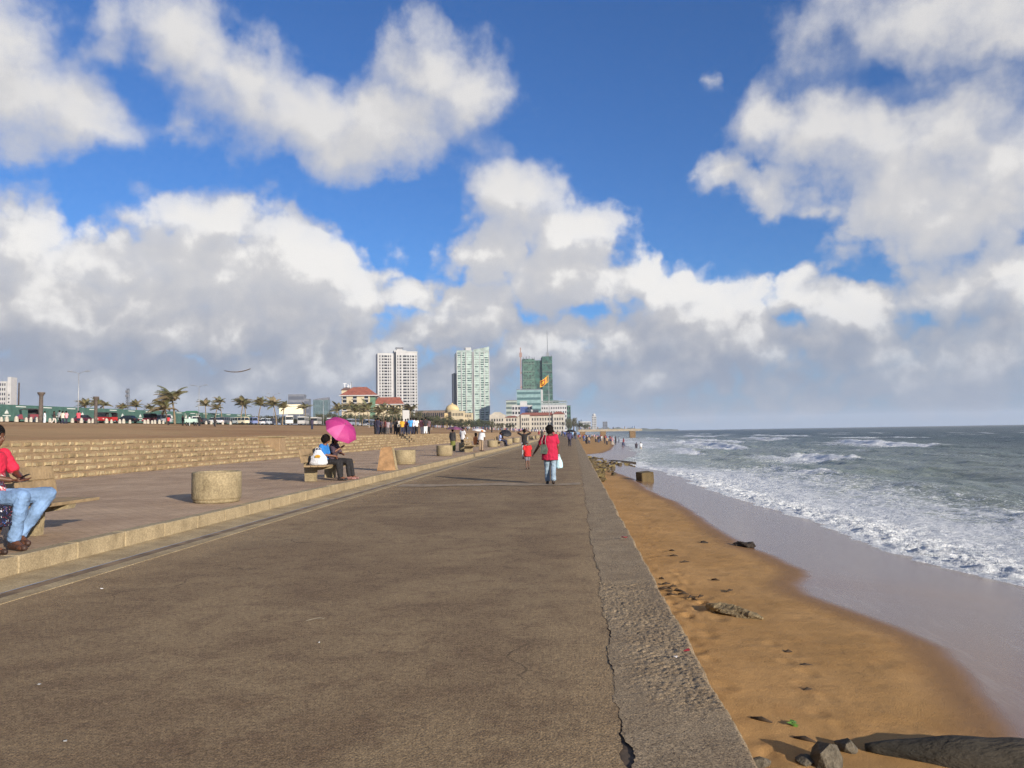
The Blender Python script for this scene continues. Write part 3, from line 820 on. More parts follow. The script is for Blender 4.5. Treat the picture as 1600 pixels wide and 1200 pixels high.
STAND = dict(pelvis=(0, 0, .95), waist=(0, 0, 1.09), chest=(0, -.005, 1.28), neck=(0, -.015, 1.455), head=(0, .015, 1.585),
             hipL=(-.088, 0, .90), hipR=(.088, 0, .90), kneeL=(-.095, .015, .49), kneeR=(.095, .015, .49), ankL=(-.095, -.02, .085), ankR=(.095, -.02, .085),
             toeL=(-.11, .15, .03), toeR=(.11, .15, .03), shL=(-.175, -.015, 1.395), shR=(.175, -.015, 1.395),
             elL=(-.225, -.04, 1.115), elR=(.225, -.04, 1.115), wrL=(-.23, .035, .875), wrR=(.23, .035, .875))
WALK = dict(STAND, kneeL=(-.09, .17, .52), ankL=(-.09, .20, .10), toeL=(-.10, .37, .06), kneeR=(.09, -.03, .48), ankR=(.09, -.26, .14), toeR=(.10, -.12, .035),
            elL=(-.22, -.14, 1.12), wrL=(-.23, -.13, .88), elR=(.22, .08, 1.13), wrR=(.22, .24, .93))
SIT = dict(pelvis=(0, -.02, .56), waist=(0, -.05, .70), chest=(0, -.04, .90), neck=(0, -.01, 1.07), head=(0, .03, 1.20),
           hipL=(-.09, .0, .53), hipR=(.09, .0, .53), kneeL=(-.11, .43, .52), kneeR=(.11, .43, .52), ankL=(-.11, .42, .09), ankR=(.11, .42, .09),
           toeL=(-.12, .60, .03), toeR=(.12, .60, .03), shL=(-.175, -.02, 1.01), shR=(.175, -.02, 1.01),
           elL=(-.22, .03, .76), elR=(.22, .03, .76), wrL=(-.12, .25, .68), wrR=(.12, .25, .68))

_skin = {}
def skin(tone_):
    if tone_ not in _skin:
        c = {0: S(112, 72, 50), 1: S(92, 58, 40), 2: S(136, 92, 66)}[tone_]
        _skin[tone_] = mat('skin', c, .5, .10, 14, .08, 200)
    return _skin[tone_]
M_hair = mat('hair', S(22, 18, 17), .85, .35, 30, .6, 90, spec=.15)
M_greyhair = mat('grey_hair', S(150, 146, 140), .7, .3, 30, .4, 120)
def cloth(c, kind='cloth', rough=.85):
    return flat(c, rough, kind, var=.10, scale=7.0, bump=.35, bscale=28.0)

def hand(mb, wrist, d, palm_n, size=1.0, curl=.5, flip=1):
    "palm and five bent fingers from the wrist along d; palm_n is the palm's normal"
    d, n = Vector(d).normalized(), Vector(palm_n)
    n = (n - d * n.dot(d)).normalized(); s_ = d.cross(n) * flip
    w_ = Vector(wrist)
    for k in range(4):
        o_ = (k - 1.5) * .019
        bone(mb, w_ + d * .02 * size + s_ * o_ * .7, .014 * size, w_ + d * .085 * size + s_ * o_, .0125 * size, 6)
    ln = (.066, .078, .072, .056)
    for k in range(4):
        o_ = (k - 1.5) * .0205
        p = w_ + d * .088 * size + s_ * o_
        dd = d.copy()
        for j, fr in enumerate((.42, .32, .26)):
            dd = (dd + n * curl * (.55 + .2 * j)).normalized()
            q = p + dd * ln[k] * fr * size
            bone(mb, p, .0095 * size, q, .0085 * size, 6); p = q
    p = w_ + d * .03 * size - s_ * .03
    q = p + (d * .6 - s_ * .75 + n * .3).normalized() * .038 * size
    bone(mb, w_ + d * .02 * size - s_ * .012, .014 * size, p, .0125 * size, 6)
    bone(mb, p, .0125 * size, q, .0105 * size, 6)
    bone(mb, q, .0105 * size, q + (d * .85 - s_ * .25 + n * curl * .7).normalized() * .032 * size, .009 * size, 6)

def person(name, label, pose, loc, face, h=1.68, build=1.0, skin_tone=0, top=None, bottom=None, shoes=None, hair='short', hair_mat=None, sleeve=.55, loose=.0,
           bottoms='trousers', hem=.1, voxel=.02, group=None, head_turn=0.0, head_tilt=0.0, hands=False, curl=(.5, .5), palm=None, shirt_hem=.10, skirt_flare=.20, category='person'):
    "face: direction in degrees clockwise from +Y (0 walks away from the camera, 90 looks out to sea)"
    k = h / 1.70
    J = {a: Vector(b) * k for a, b in pose.items()}
    g_ = k * build
    e = empty(name, loc, -R(face), label, category, group)
    up0 = (J['chest'] - J['pelvis']).normalized()
    axp = (J['hipR'] - J['hipL']).normalized(); axs = (J['shR'] - J['shL']).normalized()
    def frame(a, tz):
        a = (a - tz * a.dot(tz)).normalized(); return a, tz.cross(a)
    upn = (J['neck'] - J['chest']).normalized()
    px1, py1 = frame(axp, up0); px2, py2 = frame((axp + axs), up0); px3, py3 = frame(axs, upn)
    seated = J['kneeL'].y > .25 * k and J['kneeL'].z > J['hipL'].z - .12 * k
    def torso(mb, t, low=0.0, top_=1.0):
        mid = J['shL'].lerp(J['shR'], .5)
        rings = [(J['pelvis'] - up0 * (.07 * k + low), px1, py1, .150 * g_ + t, .112 * g_ + t), (J['pelvis'], px1, py1, .162 * g_ + t, .118 * g_ + t),
                 (J['waist'], px2, py2, .138 * g_ + t, .100 * g_ + t), (J['chest'], px3, py3, .165 * g_ + t, .115 * g_ + t),
                 (mid - upn * .02 * k, px3, py3, .162 * g_ + t, .092 * g_ + t), (mid + upn * .028 * k, px3, py3, .105 * g_ + t, .070 * g_ + t)]
        if top_ > 0: rings.append((J['neck'] - upn * .015, px3, py3, .058 * g_ + t * .3, .058 * g_ + t * .3))
        loft(mb, rings)
    hd = J['head']
    HM = Matrix.Translation(hd) @ Euler((R(head_tilt), 0, R(-head_turn))).to_matrix().to_4x4()
    # body
    mb = MB(); torso(mb, 0)
    for s_ in 'LR':
        bone(mb, J['sh' + s_], .052 * g_, J['el' + s_], .040 * g_); bone(mb, J['el' + s_], .041 * g_, J['wr' + s_], .027 * g_)
        bone(mb, J['hip' + s_], .088 * g_, J['knee' + s_], .058 * g_); bone(mb, J['knee' + s_], .058 * g_, J['ank' + s_], .037 * k)
        ank, toe = J['ank' + s_], J['toe' + s_]
        fd = (toe - ank); heel = ank - Vector((fd.x, fd.y, 0)).normalized() * .035 * k; heel.z -= .05 * k
        bone(mb, ank, .036 * k, heel, .03 * k); bone(mb, heel, .03 * k, toe, .026 * k); bone(mb, ank, .036 * k, toe, .026 * k)
        bone(mb, heel.lerp(toe, .7) + Vector((.018 * k, 0, 0)), .026 * k, toe + Vector((.014 * k, -.02 * k, 0)), .022 * k)
        fa = (J['wr' + s_] - J['el' + s_]).normalized()
        if hands:
            pn = Vector(palm[s_]) if palm and s_ in palm else Vector((1 if s_ == 'L' else -1, .2, 0))
            hand(mb, J['wr' + s_], fa, pn, k, curl[0] if s_ == 'L' else curl[1], 1 if s_ == 'L' else -1)
        else:
            bone(mb, J['wr' + s_], .026 * k, J['wr' + s_] + fa * .085 * k, .034 * k, 8); bone(mb, J['wr' + s_] + fa * .085 * k, .028 * k, J['wr' + s_] + fa * .15 * k, .02 * k, 8)
            bone(mb, J['wr' + s_] + fa * .03 * k, .016 * k, J['wr' + s_] + fa * .075 * k + Vector((.03 if s_ == 'L' else -.03, .03, 0)) * k, .013 * k, 6)
    bone(mb, J['neck'] - upn * .03 * k, .060 * g_, hd - Vector((0, .01 * k, .06 * k)), .052 * k)
    mb.ball((0, -.008 * k, .022 * k), (.077 * k, .096 * k, .098 * k), 0, 14, 10, HM)
    mb.ball((0, .022 * k, -.05 * k), (.060 * k, .068 * k, .068 * k), 0, 12, 8, HM)
    mb.ball((0, .094 * k, -.018 * k), (.014 * k, .020 * k, .026 * k), 0, 8, 6, HM)
    mb.ball((0, .084 * k, -.062 * k), (.024 * k, .012 * k, .011 * k), 0, 8, 6, HM)
    for sx in (-1, 1): mb.ball((sx * .078 * k, -.005 * k, -.008 * k), (.012 * k, .022 * k, .032 * k), 0, 8, 6, HM)
    body = fuse(mb, 'body', skin(skin_tone), voxel, 3, e)
    if voxel < .03:
        for sx in (-1, 1):
            m2 = MB(); m2.ball((sx * .031 * k, .076 * k, .012 * k), (.012 * k, .008 * k, .0065 * k), 0, 8, 6, HM)
            m2.ball((sx * .031 * k, .0855 * k, .012 * k), (.006 * k, .003 * k, .006 * k), 1, 8, 6, HM)
            m2.build('eye', [flat(S(168, 158, 148), .4, 'eye_white'), flat(S(25, 18, 15), .3, 'iris')], e)
    pad = max(.014, voxel * .8)
    # clothes
    if top is not None:
        mb = MB(); torso(mb, pad + loose * .5, shirt_hem * k if not seated else .02, 1 if sleeve > 1 else 0)
        if loose > .02 and not seated:
            loft(mb, [(J['pelvis'] - up0 * (.07 + shirt_hem) * k, px1, py1, .165 * g_ + pad + loose, .125 * g_ + pad + loose), (J['waist'], px2, py2, .150 * g_ + pad + loose * .8, .112 * g_ + pad + loose * .8),
                      (J['chest'], px3, py3, .165 * g_ + pad, .115 * g_ + pad)])
        for s_ in 'LR':
            a, b_, c = J['sh' + s_], J['el' + s_], J['wr' + s_]
            if sleeve > 0:
                t_ = min(sleeve, 1.0); bone(mb, a, .053 * g_ + pad, a.lerp(b_, t_), .046 * g_ + pad + loose * .2)
            if sleeve > 1: bone(mb, b_, .042 * g_ + pad, b_.lerp(c, sleeve - 1), .032 * g_ + pad)
        fuse(mb, 'shirt', top, voxel, 3, e)
    if bottom is not None:
        mb = MB()
        q = pad * .75
        if bottoms in ('trousers', 'shorts'):
            loft(mb, [(J['pelvis'] - up0 * .08 * k, px1, py1, .150 * g_ + q, .112 * g_ + q), (J['pelvis'], px1, py1, .164 * g_ + q, .118 * g_ + q), (J['waist'] - up0 * .02 * k, px2, py2, .140 * g_ + q, .102 * g_ + q)])
            for s_ in 'LR':
                a, b_, c = J['hip' + s_], J['knee' + s_], J['ank' + s_]
                if bottoms == 'trousers':
                    bone(mb, a, .092 * g_ + q, b_, .066 * g_ + q); bone(mb, b_, .066 * g_ + q, b_.lerp(c, .93), .052 * g_ + q)
                    mb.tube([b_.lerp(c, .55), b_.lerp(c, .99)], [.056 * g_ + q, .056 * g_ + q], 12)
                else:
                    bone(mb, a, .092 * g_ + q, a.lerp(b_, .8), .074 * g_ + q)
        else:
            X0, Y0 = Vector((1, 0, 0)), Vector((0, 1, 0))
            if seated:
                kn = (J['kneeL'] + J['kneeR']) / 2
                loft(mb, [(J['waist'] - up0 * .03, px1, py1, .15 * g_ + q, .115 * g_ + q), (J['pelvis'], px1, py1, .175 * g_ + q, .13 * g_ + q), (J['pelvis'] - up0 * .1 * k, px1, py1, .17 * g_, .13 * g_)])
                loft(mb, [(J['pelvis'] + Vector((0, -.06, 0)), X0, Vector((0, 0, 1)), .19 * g_, .11 * g_), (kn.lerp(J['pelvis'], .5), X0, Vector((0, 0, 1)), .21 * g_, .10 * g_), (kn + Vector((0, .05, -.02)), X0, Vector((0, 0, 1)), .20 * g_, .085 * g_)])
                loft(mb, [(kn + Vector((0, -.02, .04)), X0, Y0, .19 * g_, .07 * g_), (kn + Vector((0, 0, -.1)), X0, Y0, .21 * g_, .10 * g_), (Vector((kn.x, kn.y - .02, hem * k)), X0, Y0, .22 * g_, .13 * g_)])
            else:
                ct = (J['ankL'] + J['ankR']) / 2
                kc = (J['kneeL'] + J['kneeR']) / 2
                sp_ = abs(J['ankL'].y - J['ankR'].y) * .5
                loft(mb, [(J['waist'], px2, py2, .14 * g_ + q, .105 * g_ + q), (J['pelvis'] - Vector((0, 0, .03)), X0, Y0, .17 * g_ + q, .13 * g_ + q), (Vector((kc.x, kc.y, .55 * k)), X0, Y0, .18 * g_ + q, .14 * g_ + q + sp_ * .5),
                          (Vector((ct.x, ct.y, hem * k)), X0, Y0, skirt_flare * g_, skirt_flare * .85 * g_ + sp_)])
        fuse(mb, {'trousers': 'trousers', 'shorts': 'shorts'}.get(bottoms, 'skirt'), bottom, voxel, 3, e)
    if shoes is not None:
        for s_ in 'LR':
            mb = MB(); ank, toe = J['ank' + s_], J['toe' + s_]
            fd = Vector((toe.x - ank.x, toe.y - ank.y, 0)).normalized()
            heel = Vector((ank.x, ank.y, ank.z - .052 * k)) - fd * .04 * k
            bone(mb, heel, .04 * k, toe + fd * .01, .034 * k); bone(mb, heel + Vector((0, 0, .02)), .038 * k, heel.lerp(toe, .5) + Vector((0, 0, .015)), .04 * k)
            bone(mb, heel.lerp(toe, .72) + Vector((.016 * k, 0, 0)), .034 * k, heel.lerp(toe, .72) - Vector((.016 * k, 0, 0)), .034 * k)
            fuse(mb, 'shoe', shoes, max(.01, voxel * .7), 2, e)
    hm = hair_mat or M_hair
    if hair:
        mb = MB()
        if hair in ('short', 'long', 'bun', 'curly'):
            t_ = {'short': .010, 'long': .014, 'bun': .010, 'curly': .034}[hair] * k + voxel * .25
            mb.ball((0, -.020 * k, .034 * k), (.078 * k + t_, .092 * k + t_, .092 * k + t_), 0, 16, 10, HM)
            mb.ball((0, -.05 * k, -.015 * k), (.068 * k + t_, .058 * k + t_, .075 * k + t_), 0, 12, 8, HM)
            if hair == 'long':
                bone(mb, HM @ Vector((0, -.065 * k, .02 * k)), .075 * k, HM @ Vector((0, -.085 * k, -.16 * k)), .07 * k)
                bone(mb, HM @ Vector((0, -.085 * k, -.16 * k)), .07 * k, HM @ Vector((0, -.10 * k, -.30 * k)), .045 * k)
            if hair == 'bun': mb.ball((0, -.125 * k, .0), .048 * k, 0, 10, 8, HM)
            if hair == 'curly':
                r_ = random.Random(5)
                for i in range(60):
                    d_ = Vector((r_.gauss(0, 1), r_.gauss(-.5, 1), r_.gauss(.25, .9))).normalized()
                    if d_.y > .35 and d_.z < .5: continue
                    mb.ball((d_.x * .108 * k, d_.y * .118 * k - .02 * k, d_.z * .118 * k + .015 * k), r_.uniform(.018, .034) * k, 0, 7, 5, HM)
            fuse(mb, 'hair', hm, max(.008, voxel * .7), 2, e)
        elif hair == 'cap':
            mb.ball((0, -.012 * k, .04 * k), (.090 * k, .106 * k, .082 * k), 0, 16, 10, HM)
            loft(mb, [(HM @ Vector((0, .06 * k, .045 * k)), Vector((1, 0, 0)), Vector((0, 0, 1)), .075 * k, .012 * k), (HM @ Vector((0, .17 * k, .03 * k)), Vector((1, 0, 0)), Vector((0, 0, 1)), .055 * k, .008 * k)])
            fuse(mb, 'cap', hm, max(.008, voxel * .6), 2, e)
    return e

def umbrella(name, label, loc, axis, cols, r=.52, dome=.26, shaft=.55, group=None, handle=True):
    "open umbrella: each gore of the canopy, ribs, shaft and crook; axis points up the shaft, loc is the hand"
    e = empty(name, loc, 0, label, 'umbrella', group)
    e.rotation_mode = 'QUATERNION'; e.rotation_quaternion = Vector(axis).normalized().to_track_quat('Z', 'Y')
    n = 8
    def surf(a, t):
        sag = .035 * r / .5 * math.sin(t * math.pi) if t < 1 else 0
        rr = r * math.sin(t * 1.25) / math.sin(1.25)
        return Vector((rr * math.cos(a), rr * math.sin(a), shaft + dome * (math.cos(t * 1.25) - math.cos(1.25)) / (1 - math.cos(1.25))))
    for k in range(n):
        mb = MB(); v, f = [], []
        a0, a1 = 2 * math.pi * k / n, 2 * math.pi * (k + 1) / n
        nu_, nt = 5, 7
        for side in (0, 1):
            for i in range(nt + 1):
                t = max(.02, i / nt)
                p0, p1 = surf(a0, t), surf(a1, t)
                for j in range(nu_ + 1):
                    u = j / nu_; p = p0.lerp(p1, u)
                    pull = 4 * u * (1 - u)
                    full = surf(a0 + (a1 - a0) * u, t)
                    p = p.lerp(full, .45)
                    if i == nt: p = p * (1 - .035 * pull) + Vector((0, 0, .035 * r * pull + p.z * .0))
                    v.append(p - Vector((0, 0, .003 * side)))
        row = nu_ + 1; off = row * (nt + 1)
        for i in range(nt):
            for j in range(nu_):
                a = i * row + j
                f.append((a, a + 1, a + row + 1, a + row)); f.append((off + a, off + a + row, off + a + row + 1, off + a + 1))
        mb.add(v, f, 0, True)
        g_ = mb.build('canopy_panel', cols[k % len(cols)], e)
        rb = MB(); rb.tube([surf(a0, max(.02, i / 6)) - Vector((0, 0, .008)) for i in range(7)], .0035, 5)
        rb.build('rib', M_rib, e)
    mb = MB(); mb.tube([(0, 0, -.02), (0, 0, shaft + dome + .05)], .006, 8); mb.build('shaft', M_rib, e)
    if handle:
        mb = MB(); mb.tube([(0, 0, -.02), (0, 0, -.12), (.015, 0, -.15), (.04, 0, -.16), (.06, 0, -.145)], .012, 8); mb.build('handle', M_handle, e)
    return e
M_rib = mat('umbrella_steel', S(120, 120, 122), .35, .1, 20, metal=.8)
M_handle = mat('black_plastic', S(28, 27, 27), .4, .1, 20)
def translucent(c):
    m = bpy.data.materials.new('umbrella_cloth'); m.use_nodes = True
    t = NT(m.node_tree); b = m.node_tree.nodes['Principled BSDF']
    b.inputs['Roughness'].default_value = .6
    pos = t.n('ShaderNodeTexCoord').outputs['Object']
    nz_ = t.noise(pos, 16, 4, .65, 1.2)
    col = t.mix(t.ramp(nz_, .52, .62, 0, .30), c, tuple(min(1, x * 1.25 + .05) for x in c))
    t.set(b.inputs['Base Color'], col)
    t.set(b.inputs['Normal'], t.n('ShaderNodeBump', ins={'Strength': .25, 'Distance': .01, 'Height': t.noise(pos, 9, 3, .5)}).outputs[0])
    tr = t.n('ShaderNodeBsdfTranslucent', ins={'Color': col})
    mx = t.n('ShaderNodeMixShader', ins={0: .45, 1: b.outputs[0], 2: tr.outputs[0]})
    t.set(m.node_tree.nodes['Material Output'].inputs[0], mx.outputs[0])
    return m

# ------------------------------------------------------------------ benches, planters, slab
PAVE = .215
M_wood = mat('bench_plank', S(150, 128, 96), .8, .25, 3.0, .5, 26, stretch=(1, .15, 1))
M_soil = mat('planter_soil', S(84, 64, 46), .95, .3, 14, .6, 40)
bench_proto = None
def bench(loc, label, group='benches along the pavement edge'):
    global bench_proto
    if bench_proto is None:
        e = empty('concrete_bench', loc, -R(90)); bench_proto = e
        prof = [(-.30, 0), (.0, 0), (.02, .30), (.44, .36), (.46, .415), (-.20, .415), (-.30, .90), (-.37, .90), (-.32, .36)]
        for s_ in (-.85, .85):
            mb = MB(); mb.prism(prof[::-1], 'x', s_ - .07, s_ + .07); mb.build('support', M_planter, e)
        for i in range(3):
            mb = MB(); mb.bbox(-1.45, 1.45, -.15 + i * .205, .04 + i * .205, .417, .462, .006); mb.build('seat_plank', M_wood, e)
        xf = Matrix.Translation((0, -.215, .50)) @ Matrix.Rotation(R(12), 4, 'X')
        for i in range(2):
            mb = MB(); mb.bbox(-1.45, 1.45, 0, .035, .03 + i * .20, .215 + i * .20, .006, 0, xf); mb.build('back_plank', M_wood, e)
    else:
        e = copy_tree(bench_proto); e.location = loc
    tag(e, label, 'bench', group)
    return e
bench((-7.22, 8.90, PAVE), 'pale plank bench under the man in red shirt and the woman in patterned skirt')
bench((-7.28, 21.75, PAVE), 'concrete and plank bench under the couple with the pink umbrella')
bench((-7.05, 51.4, PAVE), 'small bench between the round planters behind the pair by a white umbrella')
bench((-7.2, 72.3, PAVE), 'distant bench where a man in light blue sits beside a black umbrella')

pl_proto = None
def planter(x, y, label, plant=0):
    global pl_proto
    if pl_proto is None:
        e = empty('round_planter', (x, y, PAVE)); pl_proto = e
        mb = MB()
        mb.lathe([(.40, 0), (.43, .005), (.44, .045), (.435, .06), (.462, .075), (.468, .10), (.468, .575), (.462, .595), (.448, .602), (.40, .602), (.388, .595), (.38, .57), (.375, .50)], 40, cap=False)
        mb.build('shell', M_planter, e)
        mb = MB(); mb.lathe([(.0005, .53), (.15, .54), (.28, .525), (.38, .515)], 24, cap=False); mb.build('soil', M_soil, e)
    else:
        e = copy_tree(pl_proto); e.location = (x, y, PAVE); e.rotation_euler = (0, 0, x * 7 + y)
    tag(e, label, 'planter', 'round concrete planters along the pavement')
    return e
planter(-7.12, 14.62, 'large round concrete planter, nearest one, left of the seated couple')
planter(-7.28, 32.1, 'round concrete planter directly behind the leaning concrete slab')
planter(-7.5, 43.4, 'round concrete planter in front of the woman in green skirt')
planter(-7.75, 53.6, 'round concrete planter in front of the man in white shirt and black trousers')
planter(-7.3, 67.5, 'round planter just before the bench with the man in light blue')
planter(-7.2, 82.5, 'round planter just past the bench with the man in light blue')
planter(-7.3, 95.0, 'round planter with small green shrubs beside it, far along the pavement')
for i, yy in enumerate((112, 131, 150, 172, 196, 225)):
    planter(-7.3, yy, 'tiny far planter in the row fading along the pavement edge')

e = empty('concrete_slab', (-6.72, 26.7, PAVE), R(14), 'leaning tapered concrete slab standing alone on the pavement', 'slab')
mb = MB()
xf = Matrix.Rotation(R(-2), 4, 'X')
poly = [(-.33, 0), (.33, 0), (.20, .80), (.12, .845), (-.10, .82), (-.20, .78)]
mb.prism(poly[::-1], 'y', -.09, .09, 0, xf); mb.build('block', mat('reddish_stone', S(150, 118, 84), .9, .2, 5, .6, 40), e)
mb = MB(); mb.prism([(.335, .0), (.41, .0), (.275, .79), (.203, .80)][::-1], 'y', -.10, .10, 0, xf); mb.build('edge_facing', M_planter, e)

# ------------------------------------------------------------------ near people
red = mat('red_shirt', S(206, 34, 66), .85, .12, 6, .4, 26)
t = NT(red.node_tree); b = red.node_tree.nodes['Principled BSDF']
oc = t.n('ShaderNodeTexCoord').outputs['Object']
so = t.n('ShaderNodeSeparateXYZ', ins={0: oc})
inz = t.m('MULTIPLY', t.ramp(so.outputs[2], .66, .69), t.ramp(so.outputs[2], .86, .90, 1, 0))
blot = t.ramp(t.noise(oc, 26, 3, .5, 1.5), .50, .55)
pr = t.m('MULTIPLY', t.m('MULTIPLY', inz, blot), t.ramp(so.outputs[1], .03, .06))
oldc = b.inputs['Base Color'].links[0].from_socket
t.set(b.inputs['Base Color'], t.mix(pr, oldc, S(225, 218, 214)))
def denim(c):
    m = mat('denim', c, .85, .3, 5, .5, 30, color2=tuple(x * .62 for x in c)); return m
jeans = denim(S(116, 146, 184))
MAN = dict(SIT, kneeR=(.12, .44, .56), ankR=(.14, .37, .10), toeR=(.20, .53, .035), kneeL=(-.34, .40, .56), ankL=(-.10, .24, .13), toeL=(-.05, .38, .05),
           elR=(.27, .07, .80), wrR=(.09, .27, .74), elL=(-.26, .06, .80), wrL=(-.07, .29, .74), head=(.0, .02, 1.21))
person('person', 'man in red printed shirt and pale jeans sitting at the left edge', MAN, (-6.96, 8.57, PAVE), 90, 1.88, 1.0, 1, red, jeans, mat('brown_sandal', S(66, 44, 34), .6, .2, 20),
       'short', None, .75, .02, voxel=.0095, hands=True, curl=(.5, .6), palm={'R': (-.3, .2, .9), 'L': (.3, .2, .9)}, head_tilt=-14)
mb = MB(); mb.bbox(-.037, .037, -.075, .075, 0, .009, .003); mb.box(-.033, .033, -.068, .068, .0092, .0098, 1)
o = mb.build('phone', [M_handle, flat(S(30, 32, 38), .1, 'phone_glass')]); o.location = (-6.56, 8.55, PAVE + .845); o.rotation_euler = (R(25), 0, R(-80))
tag(o, 'dark phone held in the lap of the man in red shirt', 'phone')
def patterned(name, base, cols, scale=18):
    m = bpy.data.materials.new(name); m.use_nodes = True
    t = NT(m.node_tree); b = m.node_tree.nodes['Principled BSDF']; b.inputs['Roughness'].default_value = .8
    pos = t.n('ShaderNodeTexCoord').outputs['Object']
    pos = t.v('ADD', pos, t.v('SCALE', t.n('ShaderNodeTexNoise', ins={'Vector': pos, 'Scale': 9.0}).outputs['Color']))
    vo = t.n('ShaderNodeTexVoronoi', ins={'Vector': pos, 'Scale': float(scale)})
    cr = t.n('ShaderNodeValToRGB', ins={0: t.n('ShaderNodeSeparateColor', ins={0: vo.outputs['Color']}).outputs[0]})
    cr.color_ramp.interpolation = 'CONSTANT'
    els = cr.color_ramp.elements
    for i, c in enumerate(cols):
        el_ = els[i] if i < 2 else els.new(i / len(cols))
        el_.position = i / len(cols); el_.color = (*c, 1)
    c = t.mix(t.ramp(vo.outputs['Distance'], .30, .38), cr.outputs[0], base)
    t.set(b.inputs['Base Color'], c)
    return m
WSK = dict(SIT, kneeR=(.10, .45, .52), kneeL=(-.10, .45, .52), ankR=(.03, .34, .09), toeR=(.05, .50, .03), ankL=(-.13, .30, .09), toeL=(-.12, .46, .03))
person('person', 'woman in dark floral skirt, cut off by the left edge beside the man in red', WSK, (-6.88, 8.02, PAVE), 90, 1.62, .98, 0, cloth(S(52, 60, 110)),
       patterned('floral_skirt', S(20, 22, 40), [S(26, 34, 90), S(220, 220, 225), S(18, 18, 24), S(150, 40, 48), S(60, 110, 190), S(30, 28, 40)], 15), mat('dark_slipper', S(52, 36, 30), .6, .2, 20),
       'long', None, .6, .02, 'skirt', .34, .012, hands=True)

black = cloth(S(30, 28, 30)); navy = cloth(S(34, 38, 62)); white = cloth(S(192, 193, 196)); 
A_ = dict(SIT, head=(.0, .06, 1.195), neck=(0, .02, 1.065), elR=(.22, .08, .76), wrR=(.10, .28, .72), kneeR=(.10, .44, .53), kneeL=(-.12, .44, .53), ankR=(.06, .50, .09), toeR=(.06, .67, .03), ankL=(-.13, .46, .09), toeL=(-.14, .62, .03))
person('person', 'seated person with curly black hair and bright blue top, nearest on the umbrella bench', A_, (-7.12, 21.15, PAVE), 94, 1.66, 1.0, 0, cloth(S(38, 116, 190)), black, mat('dark_shoe', S(40, 34, 34), .5, .2, 20),
       'curly', None, .9, .03, voxel=.013, head_turn=-14)
B_ = dict(SIT, chest=(.02, .0, .90), neck=(.05, .04, 1.07), head=(.09, .09, 1.19), shL=(-.13, .0, 1.02), shR=(.22, .03, 1.00), elR=(.27, .10, .80), wrR=(.16, .26, .92), elL=(-.20, .10, .78), wrL=(-.02, .26, .74),
          kneeR=(.14, .47, .53), ankR=(.12, .52, .09), toeR=(.12, .69, .03), kneeL=(-.08, .47, .53), ankL=(-.06, .56, .09), toeL=(-.04, .72, .03))
person('person', 'seated person with long hair and dark floral shirt leaning under the pink umbrella', B_, (-7.02, 21.72, PAVE), 96, 1.68, 1.0, 0,
       patterned('floral_shirt', S(58, 46, 58), [S(80, 60, 72), S(40, 44, 70), S(110, 80, 86), S(54, 38, 44)], 26), black, mat('pink_slipper', S(150, 110, 104), .6, .2, 20), 'long', None, .9, .03, voxel=.013, head_turn=20)
pink = [translucent(S(204, 76, 150)), translucent(S(222, 112, 176)), translucent(S(190, 64, 140)), translucent(S(200, 70, 146))]
axis = Vector((.62, -.42, .66)).normalized()
apex = D(540, 662, 21.25)
umbrella('open_umbrella', 'open pink umbrella tilted over the couple on the bench', apex - axis * .86, axis, [pink[0], pink[0], pink[2], pink[3], pink[1], pink[0], pink[3], pink[2]], .51, .25, .58)
def plastic_bag(name, label, loc, w_, h_, d_, c, rz=0, cat='bag', patch=None):
    e = empty(name, loc, rz, label, cat)
    mb = MB(); r_ = random.Random(int(w_ * 1000) + 3)
    X0, Y0 = Vector((1, 0, 0)), Vector((0, 1, 0))
    loft(mb, [(Vector((0, 0, .0)), X0, Y0, w_ * .42, d_ * .42), (Vector((0, 0, h_ * .12)), X0, Y0, w_ * .52, d_ * .5), (Vector((.01, 0, h_ * .5)), X0, Y0, w_ * .44, d_ * .42), (Vector((-.02 * w_, 0, h_ * .8)), X0, Y0, w_ * .27, d_ * .25), (Vector((-.03 * w_, 0, h_)), X0, Y0, w_ * .17, d_ * .14)], 18)
    for i in range(9): mb.ball((r_.uniform(-.34, .34) * w_, r_.uniform(-.3, .3) * d_, r_.uniform(.08, .55) * h_), (w_ * .16, d_ * .24, h_ * .14), 0, 8, 6)
    fuse(mb, 'bag_body', mat('plastic_film', c, .35, .08, 10, .6, 22), .014, 2, e)
    for s_ in (-1, 1):
        m2 = MB(); m2.tube([(s_ * .05 * w_ - .03 * w_ + q[0] * w_, s_ * .02, h_ * q[1]) for q in ((-.09, .96), (-.10, 1.08), (0, 1.16), (.10, 1.08), (.09, .96))], .007, 6); m2.build('strap', mat('plastic_film', c, .4, .08, 10), e)
    if patch:
        m2 = MB(); pts = [(-.14, .50), (.10, .49), (.17, .55), (.12, .64), (.02, .69), (-.10, .66), (-.17, .57)]
        m2.prism([(x * w_, z * h_) for x, z in pts], 'y', -d_ * .545, -d_ * .40); m2.build('print', mat('yellow_print', patch, .5, .25, 22), e)
    return e
plastic_bag('plastic_bag', 'white plastic bag with yellow print on the bench beside the blue top', (-7.12, 20.66, PAVE + .463), .50, .42, .22, S(200, 202, 206), R(4), patch=S(196, 150, 40))

